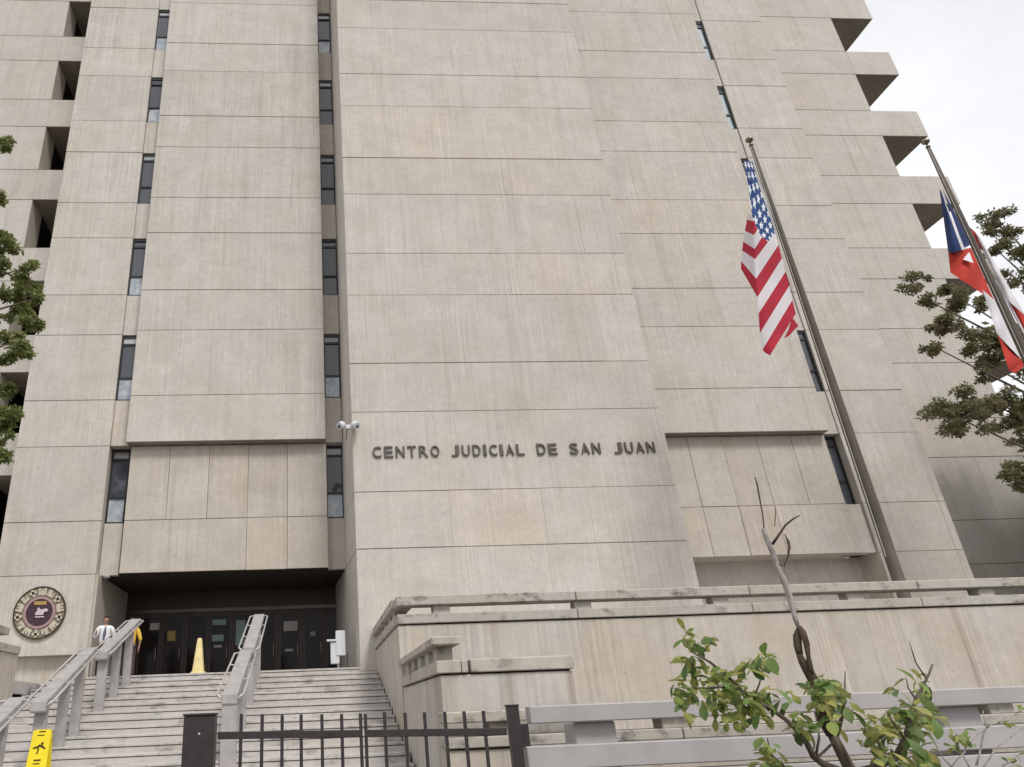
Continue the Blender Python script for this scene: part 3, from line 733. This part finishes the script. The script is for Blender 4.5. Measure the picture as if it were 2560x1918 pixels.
KI = thing('dispenser_stand', 'white pedestal dispenser with a side tray at the right of the doors', 'stand', (.68, 22.95, PZ))
MB().box(.60, .89, 22.85, 23.05, 1.62, 2.33).obj('head', 'white_plastic', KI, bevel=.02)
MB().box(.44, .70, 22.88, 23.02, 1.40, 2.02).obj('body', 'white_plastic', KI, bevel=.02)
MB().box(.33, .62, 22.82, 23.02, 2.03, 2.085).obj('tray', 'white_plastic', KI, bevel=.01)
MB().tube([(.66, 22.95, PZ+.02), (.66, 22.95, 1.66)], .03, 10).obj('post', 'rail_tube', KI, smooth=True)
MB().lathe([(.19, 0), (.19, .015), (.05, .03)], (.66, 22.95, PZ-.003), 18).obj('base', 'rail_tube', KI, smooth=True)
MB().tube([(.80, 22.9, 1.72), (.95, 22.9, 1.70), (.93, 22.9, 1.30), (.93, 22.9, PZ)], .012, 6).obj('brace', 'frame_dark', KI)

CV = thing('security_camera', 'pair of white security cameras on the left corner of the tower', 'camera', (1.15, 21.9, 8.3))
MB().box(1.05, 1.33, 21.86, 22.02, 8.42, 8.56).obj('bracket', 'white_plastic', CV, bevel=.01)
MB().tube([(1.1, 21.93, 8.45), (1.08, 21.90, 8.20), (1.06, 21.99, 8.1)], .015, 6).obj('cable', 'frame_dark', CV)
for cx, dx in ((.93, -.10), (1.33, .08)):
    b = MB().tube([(cx-dx*.4, 21.95, 8.58), (cx, 21.80, 8.53), (cx+dx, 21.62, 8.42)], [.09, .12, .11], 14).obj('housing', 'white_plastic', CV, smooth=False)
    MB().tube([(cx+dx, 21.60, 8.40), (cx+dx*1.12, 21.59, 8.37)], .045, 14).obj('lens', 'camera_black', b)

# ------------------------------------------------------------------ people
def skin(name, verts, edges, rad, mat, parent, sub=2, root=0):
    me = bpy.data.meshes.new(name); me.from_pydata(verts, edges, [])
    o = bpy.data.objects.new(name, me); COL.objects.link(o)
    sk = o.modifiers.new('skin', 'SKIN'); sk.use_smooth_shade = True
    ss = o.modifiers.new('sub', 'SUBSURF'); ss.levels = ss.render_levels = sub
    for i, r in enumerate(rad):
        d = me.skin_vertices[0].data[i]; d.radius = r if isinstance(r, tuple) else (r, r); d.use_root = (i == root)
    dg = bpy.context.evaluated_depsgraph_get(); dg.update()
    nm = bpy.data.meshes.new_from_object(o.evaluated_get(dg)); nm.materials.clear(); nm.materials.append(M[mat])
    bpy.data.objects.remove(o); bpy.data.meshes.remove(me)
    r = bpy.data.objects.new(name, nm); COL.objects.link(r)
    if parent: link(r, parent)
    return r
def person(x, y, z, h, face, label, top, bot, arm_l, arm_r, hair_long=False, tie=False):
    """face: heading in radians, 0 looks at the viewer (-y). arm_*: (elbow, wrist) offsets from the shoulder in body axes"""
    t = thing('person', label, 'person', (x, y, z))
    k = h/1.75; ca, sa = math.cos(face), math.sin(face)
    def w(p): return (x+(p[0]*ca - p[1]*sa)*k, y+(p[0]*sa + p[1]*ca)*k, z+p[2]*k)
    hipz, chest, neck = .93, 1.30, 1.47
    V = [(0, 0, .98), (0, .01, 1.14), (0, .01, chest), (0, .01, 1.42), (0, 0, neck), (0, -.01, 1.545),                       # 0-5 spine
         (-.095, 0, .90), (-.105, -.01, .50), (-.11, .02, .09), (-.115, -.12, .035), (.095, 0, .90), (.11, -.02, .50), (.115, .02, .09), (.125, -.12, .035)]
    E = [(0, 1), (1, 2), (2, 3), (3, 4), (4, 5), (0, 6), (6, 7), (7, 8), (8, 9), (0, 10), (10, 11), (11, 12), (12, 13)]
    Rr = [(.145, .10), (.135, .095), (.155, .105), (.10, .08), .052, .05, .085, .058, .042, .035, .085, .058, .042, .035]
    hands = []
    for sx, (el, wr) in ((-1, arm_l), (1, arm_r)):
        sh = Vector((sx*.185, .01, 1.40)); e_ = sh+Vector(el); w_ = sh+Vector(wr); b = len(V)
        dirn = (w_-e_).normalized()
        V += [tuple(sh), tuple(e_), tuple(w_), tuple(w_+dirn*.08)]; E += [(3, b), (b, b+1), (b+1, b+2), (b+2, b+3)]; Rr += [.062, .043, .03, (.036, .02)]
        hands.append((b, w_, dirn, sx))
        side = Vector((sx, 0, 0)).cross(dirn); side = side.normalized() if side.length > .1 else Vector((0, 1, 0))
        for fi, (off, ln) in enumerate(((-.03, .068), (-.01, .082), (.01, .078), (.03, .06))):
            c = len(V); p0 = w_+dirn*.085+side*off
            V += [tuple(p0+dirn*ln*.5), tuple(p0+dirn*ln+Vector((-sx*.014, 0, 0)))]; E += [(b+3, c), (c, c+1)]; Rr += [.010, .008]
        c = len(V); V += [tuple(w_+dirn*.035-side*.045), tuple(w_+dirn*.08-side*.058)]; E += [(b+2, c), (c, c+1)]; Rr += [.012, .009]
    body = skin('body', [w(p) for p in V], E, [tuple(q_*k for q_ in r) if isinstance(r, tuple) else r*k for r in Rr], 'skin', t)
    # head with brow, nose, chin, ears joined to the body mesh
    hm = MB(); n, mm = 20, 14; hc = (0, -.015, 1.64)
    for i in range(mm+1):
        th = math.pi*i/mm
        for j in range(n):
            ph = 2*math.pi*j/n; sx_, sy_ = math.sin(th)*math.cos(ph), math.sin(th)*math.sin(ph); cz = math.cos(th)
            rx, ry, rz = .075, .096, .115
            if cz < -.1: rx *= 1-.32*(-cz-.1); ry *= 1-.10*(-cz-.1)
            px_, py_, pz_ = sx_*rx, sy_*ry, cz*rz
            if sy_ < -.75 and abs(sx_) < .28:
                if -.30 < cz < .02: py_ -= .022*(1-abs(cz+.2)/.25 if abs(cz+.2) < .25 else 0)
                if .02 <= cz < .25: py_ += .004
            hm.v.append(w((hc[0]+px_, hc[1]+py_, hc[2]+pz_)))
    for i in range(mm):
        for j in range(n): j2 = (j+1) % n; hm.f.append([i*n+j, (i+1)*n+j, (i+1)*n+j2, i*n+j2]); hm.mi.append(0)
    for sx in (-1, 1): hm.ball(w((sx*.078, 0, 1.635)), .028*k, 8, (.4, .8, 1.1))
    hd = hm.obj('head', 'skin', t, smooth=True)
    for sx in (-1, 1): MB().ball(w((sx*.03, -.100, 1.652)), .011*k, 8, (1.2, .6, .7)).obj('eye', 'hair', hd, smooth=True)
    MB().ball(w((0, -.098, 1.583)), .02*k, 8, (1.2, .4, .35)).obj('mouth', 'trouser_brown', hd, smooth=True)
    hr = MB(); b = 0
    for i in range(9):
        th = math.pi*.60*i/8
        for j in range(20):
            ph = 2*math.pi*j/20; cz = math.cos(th); fr = math.sin(ph)
            tz = max(cz, .42 if fr < -.35 else (-.9 if hair_long else -.35))
            q_ = math.sqrt(max(0, 1-min(1, abs(tz))**2)) if tz == cz else math.sin(th)
            hr.v.append(w((hc[0]+.086*q_*math.cos(ph), hc[1]+.108*q_*math.sin(ph)+.004, hc[2]+.126*tz)))
    for i in range(8):
        for j in range(20): j2 = (j+1) % 20; hr.f.append([i*20+j, (i+1)*20+j, (i+1)*20+j2, i*20+j2]); hr.mi.append(0)
    if hair_long: hr.ball(w((0, .05, 1.53)), .09*k, 12, (.95, .7, 1.3))
    hr.obj('hair', 'hair', t, smooth=True)
    # clothing over the body
    TV, TE, TR = [V[i] for i in range(4)], [(0, 1), (1, 2), (2, 3)], [(.165, .118), (.158, .115), (.175, .125), (.115, .092)]
    TV[0] = (0, 0, .92)
    for (bb, *_), sx in zip(hands, (-1, 1)):
        c = len(TV); e_ = Vector(V[bb+1]); w_ = Vector(V[bb+2]); TV += [V[bb], tuple(e_), tuple(e_+(w_-e_)*(.85 if tie else .25))]; TE += [(3, c), (c, c+1), (c+1, c+2)]; TR += [.078, .058, .048]
    skin('shirt', [w(p) for p in TV], TE, [tuple(q_*k for q_ in r) if isinstance(r, tuple) else r*k for r in TR], top, t)
    PV = [(0, 0, .96), (-.095, 0, .88), (-.105, -.01, .50), (-.11, .02, .07), (.095, 0, .88), (.11, -.02, .50), (.115, .02, .07)]
    skin('trousers', [w(p) for p in PV], [(0, 1), (1, 2), (2, 3), (0, 4), (4, 5), (5, 6)], [tuple(q_*k for q_ in (.15, .11)), .105*k, .08*k, .066*k, .105*k, .08*k, .066*k], bot, t)
    for sx in (-1, 1):
        f0 = w((sx*.115, -.05, .04)); MB().ball(f0, .06*k, 12, (.8, 2.1 if abs(ca) > .5 else 1.2, .72)).obj('shoe', 'shoe', t, smooth=True)
    if tie:
        P = [(-.018, -.118, 1.43), (.018, -.118, 1.43), (.03, -.150, 1.24), (-.01, -.165, 1.05), (-.055, -.165, 1.05), (-.055, -.150, 1.24)]
        P = [w(p) for p in P]; n = len(P)
        MB().add(P+[(a, b_+.012, c_) for a, b_, c_ in P], [tuple(range(n)), tuple(range(2*n-1, n-1, -1))]+[(i, n+i, n+(i+1) % n, (i+1) % n) for i in range(n)]).obj('tie', 'tie_grey', t, clean=True)
    return t
person(-6.33, 23.4, PZ-.004, 1.80, R(14), 'person in white shirt, grey tie and dark trousers standing by the left pier', 'shirt_white', 'trouser_dark',
       ((-.10, -.05, -.26), (-.06, -.27, -.16)), ((.11, .02, -.28), (.10, -.10, -.52)), tie=True)
person(-5.58, 23.5, PZ-.004, 1.74, R(200), 'person in a yellow top and brown trousers half hidden by the stair rail', 'shirt_yellow', 'trouser_brown',
       ((-.10, .03, -.28), (-.08, -.06, -.52)), ((.10, .03, -.28), (.09, -.08, -.52)), hair_long=True)

# ------------------------------------------------------------------ trees
def leafcards(m, c, r, n, size, rg, flat=.7):
    """small folded leaves spread through a lumpy volume"""
    for _ in range(n):
        while True:
            p = Vector((rg.uniform(-1, 1), rg.uniform(-1, 1), rg.uniform(-1, 1)))
            if p.length < 1: break
        p = Vector(c)+Vector((p.x*r, p.y*r, p.z*r*flat))
        a = Vector((rg.gauss(0, 1), rg.gauss(0, 1), rg.gauss(-.2, .7))).normalized(); b = a.cross(Vector((rg.gauss(0, 1), rg.gauss(0, 1), rg.gauss(0, 1)))).normalized()
        nn = a.cross(b); s = size*rg.uniform(.6, 1.35)
        m.add([p, p+a*s*.5+b*s*.24+nn*s*.06, p+a*s, p+a*s*.5-b*s*.24+nn*s*.06], [(0, 1, 2), (0, 2, 3)])
def tree(name, label, trunk, crown_mat, clusters, lsize, limbs, base, dens, seed):
    rg = random.Random(seed); t = thing(name, label, 'tree', base)
    MB().tube(*trunk, n=12).obj('trunk', 'bark', t, smooth=True)
    for pts, r in limbs: MB().tube(pts, r, 7).obj('limb', 'bark', t, smooth=True)
    m = MB()
    for c, r, *big in clusters:
        k = big[0] if big else 1.
        for _ in range(max(4, int(r*11))):
            d = Vector((rg.gauss(0, 1), rg.gauss(0, 1), rg.gauss(0, .8))).normalized()*r*rg.uniform(.15, .95)
            rr = r*rg.uniform(.28, .5)
            leafcards(m, Vector(c)+d, rr, int(dens*(rr*rr*rr*60+14*rr)/k**2)+1, lsize*k, rg)
    m.obj('crown', crown_mat, t)
    return t
# right tree: stands on the terrace beyond the right edge
zR = lambda x, y, Y=20.4: at(2200+x/2.072, 450+y/2.072, Y)
rR = lambda r: r/2.072/FPX*25
cl = [((600, 190), 85, 21), ((690, 260), 80, 21), ((570, 270), 60, 21), ((700, 390), 100, 20.8), ((600, 360), 60, 20.8), ((730, 520), 90, 20.5), ((650, 470), 60, 20.5), ((180, 540), 70, 20), ((220, 610), 80, 20), ((330, 570), 80, 20.2),
      ((420, 620), 85, 20.2), ((500, 650), 70, 20.4), ((330, 720), 85, 20), ((400, 790), 90, 20.2), ((290, 870), 70, 20), ((560, 850), 110, 20.5), ((470, 900), 80, 20.2), ((600, 940), 75, 20.4), ((540, 1000), 50, 20.3), ((420, 1130), 95, 20), ((330, 1200), 95, 20),
      ((470, 1210), 110, 20.2), ((580, 1150), 95, 20.4), ((680, 1180), 110, 20.5), ((720, 1270), 80, 20.6), ((380, 1290), 60, 20), ((700, 1480), 75, 20.3), ((640, 1520), 50, 20.2), ((730, 1580), 70, 20.4), ((700, 1330), 50, 20.3)]
clw = [(tuple(zR(*c, Y)), rR(r)) for c, r, Y in cl]
rg = random.Random(5)
tb = Vector((27.2, 20.6, 1.1))
for _ in range(64):  # unseen part of the crown, thickened to shade the lower right wing
    d = Vector((rg.uniform(-1, 1), rg.uniform(-1, 1), rg.uniform(-1, 1)))
    p = Vector((30.2, 21.6, 7.6)) + Vector((d.x*3.6, d.y*3.2, d.z*5.6)); clw.append((tuple(p), rg.uniform(.9, 1.4), 2.2))
for _ in range(70):  # dense out-of-frame clusters added only to block light from the wing
    clw.append(((rg.uniform(29.6, 35.5), rg.uniform(22.5, 26.6), rg.uniform(2.2, 9.6)), rg.uniform(.9, 1.25), 2.2))
limbs = []
mid = [Vector((27.2, 20.6, z)) for z in (5, 7, 9, 11)]
for i, (c, r, *_k) in enumerate(clw[:30]):
    if i % 2 == 0:
        c = Vector(c); s_ = mid[min(3, max(0, int((c.z-6)/2.5)))]; m_ = (s_+c)/2+Vector((0, 0, -.4)); limbs.append(([s_, m_, c], [.09, .05, .015]))
tree('broadleaf_tree', 'dark broadleaf tree reaching in from the right edge behind the flag', ([(27.2, 20.6, 1.0), (27.15, 20.6, 4), (27.3, 20.65, 8), (27.2, 20.6, 13)], [.24, .2, .14, .05]),
     'leaf_tree_warm', clw, .125, limbs, tuple(tb), 36, 3)
# left tree: stands left of the stairs, outside the frame
zL = lambda x, y, Y=15.: at(x/1.657, 300+y/1.657, Y)
cl = [((10, 80), 45, 15), ((25, 130), 35, 15), ((-30, 110), 60, 15.3), ((-5, 330), 35, 15), ((10, 470), 45, 15), ((50, 530), 60, 15), ((110, 610), 55, 15), ((60, 640), 75, 15.2), ((30, 720), 75, 15.2), ((110, 720), 60, 15.4), ((70, 800), 65, 15.3), ((110, 860), 50, 15.2), ((60, 920), 75, 15),
      ((100, 960), 50, 15), ((20, 1000), 55, 15.2), ((30, 1110), 60, 15.5), ((20, 1200), 65, 15.4), ((10, 1290), 50, 15.4), ((15, 1390), 45, 15.3), ((-20, 880), 80, 15.4), ((-40, 640), 90, 15.4), ((-50, 1150), 90, 15.4), ((150, 740), 28, 15.1), ((160, 850), 22, 15.1)]
rL = lambda r: r/1.657/FPX*17.5
clw = [(tuple(zL(*c, Y)), rL(r)) for c, r, Y in cl]
for _ in range(40):
    d = Vector((rg.uniform(-1, 1), rg.uniform(-1, 1), rg.uniform(-1, 1)))
    p = Vector((-10.6, 15.6, 8)) + Vector((d.x*2.2, d.y*2.4, d.z*4.5)); clw.append((tuple(p), rg.uniform(.5, .95)))
limbs = []
for i, (c, r) in enumerate(clw[:24]):
    if i % 2 == 0:
        c = Vector(c); s_ = Vector((-10, 15.3, max(3.5, c.z-1.5))); limbs.append(([s_, (s_+c)/2+Vector((0, 0, .2)), c], [.07, .04, .012]))
tree('broadleaf_tree', 'green small-leaved tree reaching in from the left edge beside the pier', ([(-10, 15.2, GZ), (-10.05, 15.25, 2), (-9.95, 15.3, 6), (-10, 15.3, 11)], [.22, .18, .13, .04]),
     'leaf_tree', clw, .10, limbs, (-10, 15.2, GZ), 62, 4)

# ------------------------------------------------------------------ foreground shrub with a dead leader
def leaf_mesh(i):
    rg_ = random.Random(40+i); m = MB(); L = 7; droop = (.25, .5, .12, .75)[i]; wd = (.23, .27, .20, .25)[i]; cup = (.3, .15, .4, .2)[i]
    for k in range(L+1):
        f = k/L; wv = wd*math.sin(math.pi*min(1, f*.93+.03)**1.35)**.85*(1.0 if f < .98 else .2)
        x = f - .1*droop*f*f; zc = -droop*f*f*.55
        for s_ in (-1, 0, 1): m.v.append((x, s_*wv, zc+abs(s_)*wv*cup+rg_.uniform(-.01, .01)))
    for k in range(L):
        for s_ in (0, 1): a = k*3+s_; m.f.append([a, a+1, a+4, a+3]); m.mi.append(0)
    return m.mesh('leaf', 'leaf_shrub', smooth=True)
LM = [leaf_mesh(i) for i in range(4)]
def put_leaf(parent, p, d, s, rg_):
    o = bpy.data.objects.new('leaf', LM[rg_.randrange(4)]); COL.objects.link(o)
    d = d.normalized(); sd_ = d.cross(Vector((rg_.gauss(0, .35), rg_.gauss(0, .35), 1))); sd_ = sd_.normalized() if sd_.length > .01 else Vector((1, 0, 0)); up = d.cross(-sd_)
    mt = Matrix((d, sd_*-1, up)).transposed().to_4x4()
    o.parent = parent
    o.matrix_parent_inverse = Matrix.Translation(-Vector(parent.location))
    o.matrix_basis = Matrix.Translation(p) @ mt @ Matrix.Diagonal((s, s, s, 1))
    return o
z4 = lambda x, y, Y=7.0: at(1640+x/2.158, 1150+y/2.158, Y)
SH = thing('shrub', 'leggy large-leaved shrub with a bare dead leader in front of the grey fence', 'shrub', tuple(z4(1060, 2300)*1.0))
base = Vector(z4(1090, 1657, 7.0)); foot = Vector((base.x+.12, base.y, GZ)); SH.location = foot; SH.matrix_world = Matrix.Translation(foot)
def br(pts, r, mat='bark', name='branch'): return MB().tube([z4(*p) for p in pts], r, 9).obj(name, mat, SH, smooth=True)
MB().tube([foot, foot+Vector((-.03, 0, .6)), z4(1040, 1657), z4(990, 1560), z4(950, 1480)], [.06, .055, .05, .047, .042], 10).obj('trunk', 'bark', SH, smooth=True)
br([(950, 1480, 7.0), (905, 1410, 7.02), (880, 1300, 7.05), (850, 1190, 7.05), (820, 1140, 7.05), (790, 1090, 7.05), (772, 1050, 7.05)], [0.0552, 0.0497, 0.0497, 0.0497, 0.0442, 0.0359, 0.0276], 'bark_dead', 'dead_leader')
br([(845, 1180, 7.05), (830, 1110, 7.0), (822, 1060, 7.0), (812, 990, 7.0), (792, 930, 7.02), (776, 900, 7.05)], [0.0276, 0.0248, 0.0193, 0.0276, 0.0304, 0.0166], 'bark_dead', 'dead_leader')
br([(775, 1050, 7.08), (765, 1000, 7.08), (762, 950, 7.08), (772, 905, 7.08)], [0.0304, 0.0359, 0.0359, 0.0193], 'bark_dead', 'dead_leader')
br([(772, 915, 7.06), (752, 860, 7.06), (735, 790, 7.07), (712, 710, 7.08), (685, 640, 7.08), (655, 575, 7.1), (630, 500, 7.1), (612, 460, 7.1), (590, 410, 7.1), (578, 372, 7.1)], [0.0147, 0.0226, 0.0271, 0.0294, 0.0294, 0.0249, 0.0271, 0.0249, 0.0226, 0.0181], 'bark_pale', 'dead_leader')
br([(628, 455, 7.1), (660, 410, 7.08), (700, 350, 7.05), (745, 315, 7.02), (778, 298, 7.0)], [.014, .011, .010, .008, .004], 'bark_dead', 'twig')
br([(585, 390, 7.1), (575, 290, 7.1), (556, 190, 7.1), (545, 130, 7.1), (533, 92, 7.1)], [.006, .006, .009, .008, .006], 'bark_dead', 'twig')
br([(640, 360, 7.1), (645, 300, 7.1), (643, 250, 7.1)], [.004, .004, .003], 'bark_dead', 'twig')
br([(660, 560, 7.1), (690, 575, 7.08), (712, 520, 7.05), (720, 470, 7.05), (712, 435, 7.05)], [.006, .006, .008, .013, .016], 'bark_dead', 'twig')
br([(712, 440, 7.05), (695, 400, 7.05)], [.010, .004], 'bark_dead', 'twig')
br([(1050, 1700, 7.0), (900, 1640, 6.95), (850, 1600, 6.9), (790, 1480, 6.85), (700, 1400, 6.8), (600, 1330, 6.8), (520, 1310, 6.75)], [.035, .03, .028, .024, .02, .016, .014])
br([(520, 1310, 6.75), (440, 1220, 6.7), (380, 1160, 6.7), (290, 1090, 6.7), (200, 1040, 6.75), (150, 960, 6.8)], [.014, .013, .012, .011, .008, .004])
br([(520, 1310, 6.75), (560, 1200, 6.8), (590, 1090, 6.8)], [.01, .007, .004])
br([(440, 1220, 6.7), (300, 1230, 6.65), (150, 1230, 6.7)], [.01, .008, .004])
br([(970, 1500, 7.0), (1000, 1400, 6.95), (1018, 1300, 6.9), (1020, 1140, 6.9)], [.022, .016, .01, .004])
br([(1060, 1690, 7.0), (1180, 1660, 6.9), (1290, 1610, 6.8), (1340, 1500, 6.8), (1380, 1380, 6.8), (1400, 1290, 6.8), (1440, 1220, 6.8), (1470, 1160, 6.8), (1492, 1102, 6.8)], [.035, .03, .025, .02, .016, .014, .012, .010, .008])
br([(1455, 1175, 6.8), (1425, 1130, 6.8), (1400, 1090, 6.82), (1385, 1040, 6.82), (1366, 978, 6.82)], [.007, .006, .006, .005, .003], 'bark_dead', 'twig')
br([(1400, 1290, 6.8), (1360, 1230, 6.8), (1350, 1180, 6.8)], [.008, .006, .003])
br([(1340, 1500, 6.8), (1280, 1420, 6.75), (1240, 1350, 6.75)], [.01, .008, .004])
br([(860, 1610, 6.9), (880, 1500, 6.9), (875, 1440, 6.9)], [.012, .010, .004])
br([(860, 1610, 6.9), (910, 1570, 6.92), (950, 1530, 6.95)], [.012, .011, .010])
br([(840, 1680, 6.9), (700, 1660, 6.8), (620, 1590, 6.8), (600, 1500, 6.8)], [.016, .012, .010, .004])
rs = random.Random(9)
clus = [(165, 965, 8, 55), (240, 985, 4, 40), (190, 1080, 9, 60), (120, 1230, 6, 40), (215, 1210, 8, 60), (150, 1290, 4, 40), (340, 1160, 10, 60), (380, 1230, 12, 70), (330, 1290, 8, 60), (470, 1290, 12, 60), (430, 1340, 6, 50), (250, 1320, 5, 40), (560, 1360, 8, 50), (580, 1060, 7, 45), (500, 1090, 8, 50), (320, 980, 3, 30),
        (610, 1260, 7, 60), (700, 1290, 5, 50), (850, 1230, 8, 50), (920, 1210, 10, 55), (960, 1290, 9, 55), (880, 1300, 8, 50), (760, 1400, 9, 50), (790, 1450, 6, 45), (940, 1400, 7, 45), (1020, 1340, 6, 45),
        (1300, 1230, 3, 30), (1410, 1190, 5, 35), (1430, 1260, 4, 30), (1290, 1360, 10, 60), (1370, 1360, 10, 55), (1470, 1360, 8, 55), (1180, 1440, 9, 60), (1250, 1460, 9, 60), (1370, 1460, 9, 55), (1150, 1540, 7, 50), (1260, 1560, 8, 55), (1380, 1560, 7, 55), (1470, 1600, 8, 50),
        (620, 1560, 5, 45), (590, 1630, 8, 55), (650, 1640, 7, 50), (1330, 1640, 7, 60), (1200, 1630, 6, 60), (560, 1500, 2, 20)]
for cx, cy, n, r in clus:
    for _ in range(n):
        a = rs.uniform(0, 6.28); q_ = r*math.sqrt(rs.random())
        Yd = 6.85+rs.gauss(0, .16) - (.1 if cx < 650 else 0)
        p = z4(cx+q_*math.cos(a)*.8, cy+q_*math.sin(a)*.8, Yd)
        d = Vector((rs.gauss(0, .75)+.3*math.cos(a), rs.gauss(-.2, .7), rs.gauss(-.35, .55)))
        put_leaf(SH, p, d, rs.uniform(.10, .20), rs)
fo = MB()
for cx, cy, n, r in [c for c in clus] + [(380, 1230, 16, 95), (400, 1370, 14, 60), (330, 1340, 10, 60), (450, 1380, 8, 50), (150, 1340, 6, 50), (300, 1180, 12, 80), (470, 1270, 14, 70), (540, 1120, 8, 60), (200, 1130, 8, 70), (900, 1250, 14, 80), (1290, 1420, 14, 90), (1400, 1400, 10, 70)]:
    for _ in range(int(n*1.1)):
        a = rs.uniform(0, 6.28); q_ = r*math.sqrt(rs.random())
        p = z4(cx+q_*math.cos(a)*.9, cy+q_*math.sin(a)*.9, 6.95+rs.gauss(0, .2))
        d = Vector((rs.gauss(0, .75), rs.gauss(-.1, .7), rs.gauss(-.25, .55))).normalized(); sd_ = d.cross(Vector((rs.gauss(0, .4), rs.gauss(0, .4), 1))).normalized(); up = d.cross(-sd_); sc = rs.uniform(.07, .15)
        lm = LM[rs.randrange(4)]
        fo.add([p+(d*v.co.x - sd_*v.co.y + up*v.co.z)*sc for v in lm.vertices], [tuple(pl.vertices) for pl in lm.polygons])
fo = fo.obj('small_foliage', 'leaf_shrub_small', SH, smooth=True); fo['kind'] = 'stuff'
TS = thing('shrub', 'thin twiggy shrub with few leaves at the lower right corner', 'shrub', (0, 0, 0))
o_ = z4(1900, 1657, 7.4); f2 = Vector((o_.x, o_.y, GZ)); TS.location = f2; TS.matrix_world = Matrix.Translation(f2)
zz = lambda x, y, Y=7.4: at(2080+x/4.608, 1560+y/4.608, Y)
def tw(pts, r, nm='branch'): MB().tube([zz(*p) for p in pts], r, 6).obj(nm, 'bark_pale', TS, smooth=True)
MB().tube([f2, zz(1640, 1900), zz(1660, 1640)], [.02, .016, .012], 7).obj('stem', 'bark_pale', TS, smooth=True)
tw([(1660, 1640), (1700, 1500), (1740, 1280), (1780, 1190), (1750, 1090), (1740, 1000)], [.011, .009, .008, .006, .004, .003])
tw([(1780, 1200), (1850, 1150), (1940, 1140), (2040, 1100)], [.006, .005, .004, .003])
tw([(1640, 1750), (1500, 1500), (1620, 1300), (1780, 1210)], [.01, .007, .005, .005])
tw([(1640, 1800), (1900, 1420), (2060, 1300), (2212, 1190)], [.01, .006, .005, .003]); tw([(1640, 1850), (1960, 1640), (2090, 1560), (2160, 1480)], [.012, .008, .007, .004])
tw([(1640, 1850), (1380, 1650), (1440, 1560), (1540, 1470)], [.01, .008, .007, .004]); tw([(1380, 1650), (1290, 1560), (1200, 1400), (1110, 1220)], [.008, .004, .006, .004])
for cx, cy, n, r in ((1430, 1330, 9, 80), (1520, 1270, 8, 70), (1600, 1360, 6, 60), (1400, 1420, 5, 50), (1990, 1120, 4, 60), (2180, 980, 6, 50), (2080, 1600, 4, 60), (2120, 1520, 3, 40)):
    for _ in range(n):
        a = rs.uniform(0, 6.28); q_ = r*math.sqrt(rs.random())
        put_leaf(TS, zz(cx+q_*math.cos(a), cy+q_*math.sin(a), 7.4+rs.gauss(0, .08)), Vector((rs.gauss(0, .7), rs.gauss(-.2, .7), rs.gauss(-.1, .6))), rs.uniform(.06, .12), rs)
